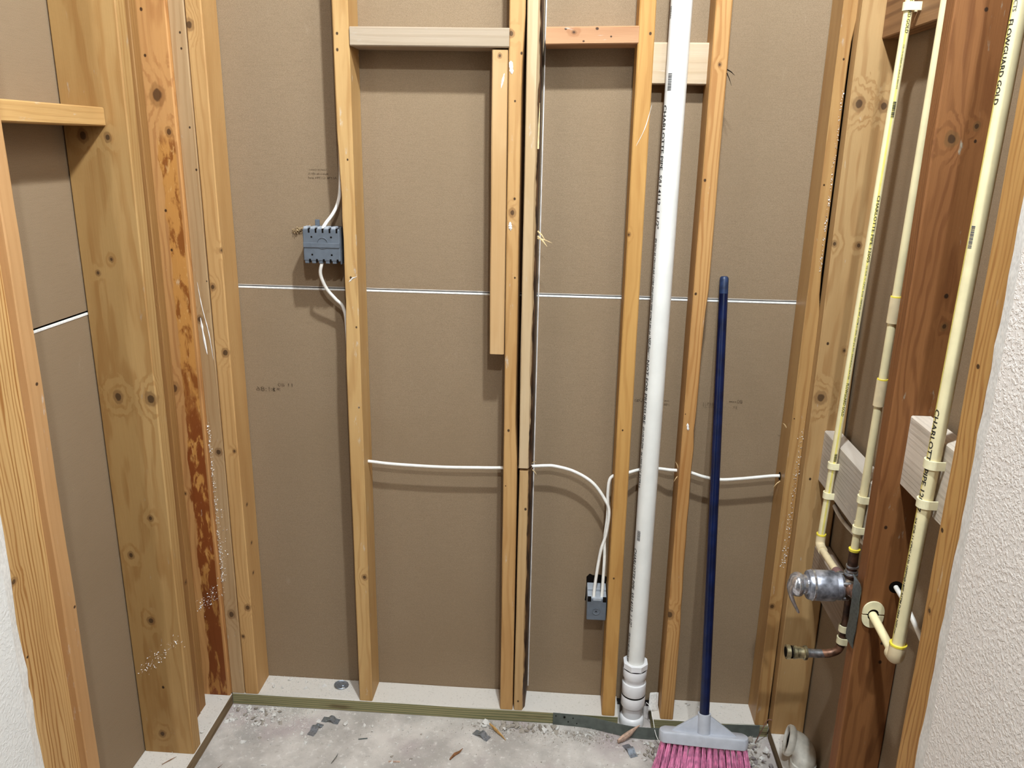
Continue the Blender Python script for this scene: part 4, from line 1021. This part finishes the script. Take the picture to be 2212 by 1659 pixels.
# ================================================================== RUBBLE
def chunk_mesh(seed, sharp):
    """broken angular lump: hull of a few random points, flat side down"""
    rnd = random.Random(seed); bm = bmesh.new()
    for _ in range(11):
        a = rnd.uniform(0, 6.28); r = rnd.uniform(.55, 1.15)
        bm.verts.new((math.cos(a) * r, math.sin(a) * r * rnd.uniform(.6, 1), rnd.choice((0, 0, rnd.uniform(.35, 1.0)))))
    hull = bmesh.ops.convex_hull(bm, input=bm.verts[:])
    bmesh.ops.delete(bm, geom=[q for q in bm.verts if not q.link_faces], context='VERTS')
    return bm_me('chunk', bm)
SHAPES = {m: [chunk_mesh(40 + i, .3) for i in range(6)] for m in ('w', 'g', 'l')}
for k, m in (('w', DUSTW), ('g', DUSTG), ('l', LINT)):
    for me in SHAPES[k]: me.materials.append(m)
def zone(n, xr, yr, size, mix, label, group, seed, z=0., pile=0.):
    rnd = random.Random(seed)
    for i in range(n):
        k = rnd.choices(('w', 'g', 'l'), mix)[0]; s = size * rnd.uniform(.45, 1.35)
        o = bpy.data.objects.new('plaster_chunk' if k == 'w' else 'mortar_chunk' if k == 'g' else 'lint_clump', rnd.choice(SHAPES[k])); C.objects.link(o)
        u = rnd.random()
        o.location = (rnd.uniform(*xr), rnd.uniform(*yr), z + pile * u * u * .6)
        o.rotation_euler = (0, 0, rnd.uniform(0, 6.28)); o.scale = (s, s, s * rnd.uniform(.6, 1))
        tag(o, label, 'debris', group)
zone(54, (.010, .17), (-.085, -.010), .0068, (4, 2, 0), 'small white rubble heaped in the left floor corner', 'corner rubble', 1, 0, .008)
zone(34, (.70, .95), (-.040, -.012), .0100, (2, 4, 0), 'broken mortar lumps along the bottom plate below the middle studs', 'mortar lumps', 2, 0, .006)
zone(20, (.93, 1.09), (-.066, -.026), .0062, (2, 3, 0), 'small mortar lumps scattered in front of the steel strap', 'strap rubble', 3)
zone(58, (1.415, 1.512), (-.19, -.015), .0105, (1, 3, 3), 'grey lint and rubble piled behind the broom at the right corner', 'right corner rubble', 4, 0, .024)
zone(34, (1.16, 1.25), (-.13, -.055), .0072, (2, 4, 0), 'grey crumbs piled left of the broom bristles', 'broom crumbs', 5, 0, .006)
zone(34, (.04, .62), (-.30, -.05), .0058, (6, 1, 0), 'white plaster bit lying on the open floor at left', 'floor plaster bits', 6)
zone(14, (.60, 1.12), (-.22, -.07), .0038, (5, 2, 0), 'tiny plaster bit lying on the open floor at middle', 'floor plaster bits', 7)
zone(14, (.10, .37), (.03, .082), .0060, (6, 0, 0), 'white plaster bit on the back plate beside the left corner studs', 'plate plaster bits', 8, PT)
zone(8, (1.27, 1.46), (.02, .08), .0050, (5, 1, 0), 'white plaster bit on the back plate behind the broom', 'plate plaster bits', 9, PT)
zone(10, (-.11, -.01), (-.20, -.03), .0045, (5, 1, 0), 'white plaster bit on the left plate behind the wide stud', 'plate plaster bits', 10, PT)
zone(8, (1.535, 1.60), (-.10, -.04), .0045, (4, 1, 0), 'white plaster bit on the right plate beside the waste elbow', 'plate plaster bits', 11, PT)
def big_bit(label, p, s, rz, k='w', i=0, sz=.6):
    o = bpy.data.objects.new('plaster_chunk', SHAPES[k][i]); C.objects.link(o); o.location = p; o.scale = (s, s * .9, s * sz); o.rotation_euler = (0, 0, rz)
    return tag(o, label, 'debris')
big_bit('largest white plaster chunk on the floor near the left plate', (.092, -.150, 0), .0105, .4, 'w', 1)
big_bit('white plaster chunk just left of the lower steel clip', (.238, -.105, 0), .0085, 1.2, 'w', 2)
big_bit('white plaster chunk under the near end of the lower steel clip', (.262, -.138, 0), .0085, 2.2, 'w', 3)
big_bit('square white plaster chunk at the front of the floor', (.178, -.228, 0), .0095, .1, 'w', 4)
big_bit('broken white plaster slab right of the dark steel clip', (.352, -.055, 0), .0125, .7, 'w', 5)
big_bit('pale lump against the bottom plate below the middle studs', (.745, -.018, 0), .014, .3, 'w', 0, .9)
big_bit('grey mortar slab by the yellow splinter', (.842, -.040, 0), .014, 1.1, 'g', 2, .5)
big_bit('large white plaster piece at the back of the left plate end', (.150, .070, PT), .010, .6, 'w', 3)
rnd = random.Random(77); sp_ = []
for _ in range(2600):
    x = rnd.uniform(.005, 1.515); y = -abs(rnd.gauss(0, .13)) - .004
    if y < -.75: continue
    sp_.append(((x, y, .0008), rnd.uniform(.0008, .0022)))
for _ in range(900):
    sp_.append(((rnd.uniform(.01, .25), -abs(rnd.gauss(0, .05)) - .003, rnd.uniform(.0006, .003)), rnd.uniform(.001, .0026)))
for _ in range(700):
    sp_.append(((rnd.uniform(.0, .37), rnd.uniform(.004, .087), PT + .0012), rnd.uniform(.0006, .0018)))
for _ in range(300):
    sp_.append(((rnd.uniform(-.12, -.002), rnd.uniform(-.5, -.02), PT + .0012), rnd.uniform(.0006, .0018)))
o = tag(crumbs('plaster_crumbs', sp_, DUSTW, None, 9), 'fine white plaster crumbs strewn over floor and plates', 'plaster crumbs')
rnd = random.Random(78); sp_ = []
for _ in range(1500):
    c = rnd.choice(((.82, -.03, .13, .018), (1.02, -.045, .09, .016), (1.23, -.08, .05, .022), (1.46, -.09, .035, .06)))
    sp_.append(((c[0] + rnd.gauss(0, c[2] * .6), min(-.006, c[1] + rnd.gauss(0, c[3])), rnd.uniform(.0005, .004)), rnd.uniform(.001, .0030)))
for _ in range(500):
    sp_.append(((rnd.uniform(.3, 1.4), rnd.uniform(-.35, -.02), .0008), rnd.uniform(.0008, .002)))
o = tag(crumbs('mortar_crumbs', sp_, DUSTG, None, 10), 'fine grey mortar crumbs gathered along the plate and around the broom', 'mortar crumbs')

bpy.context.view_layer.update()
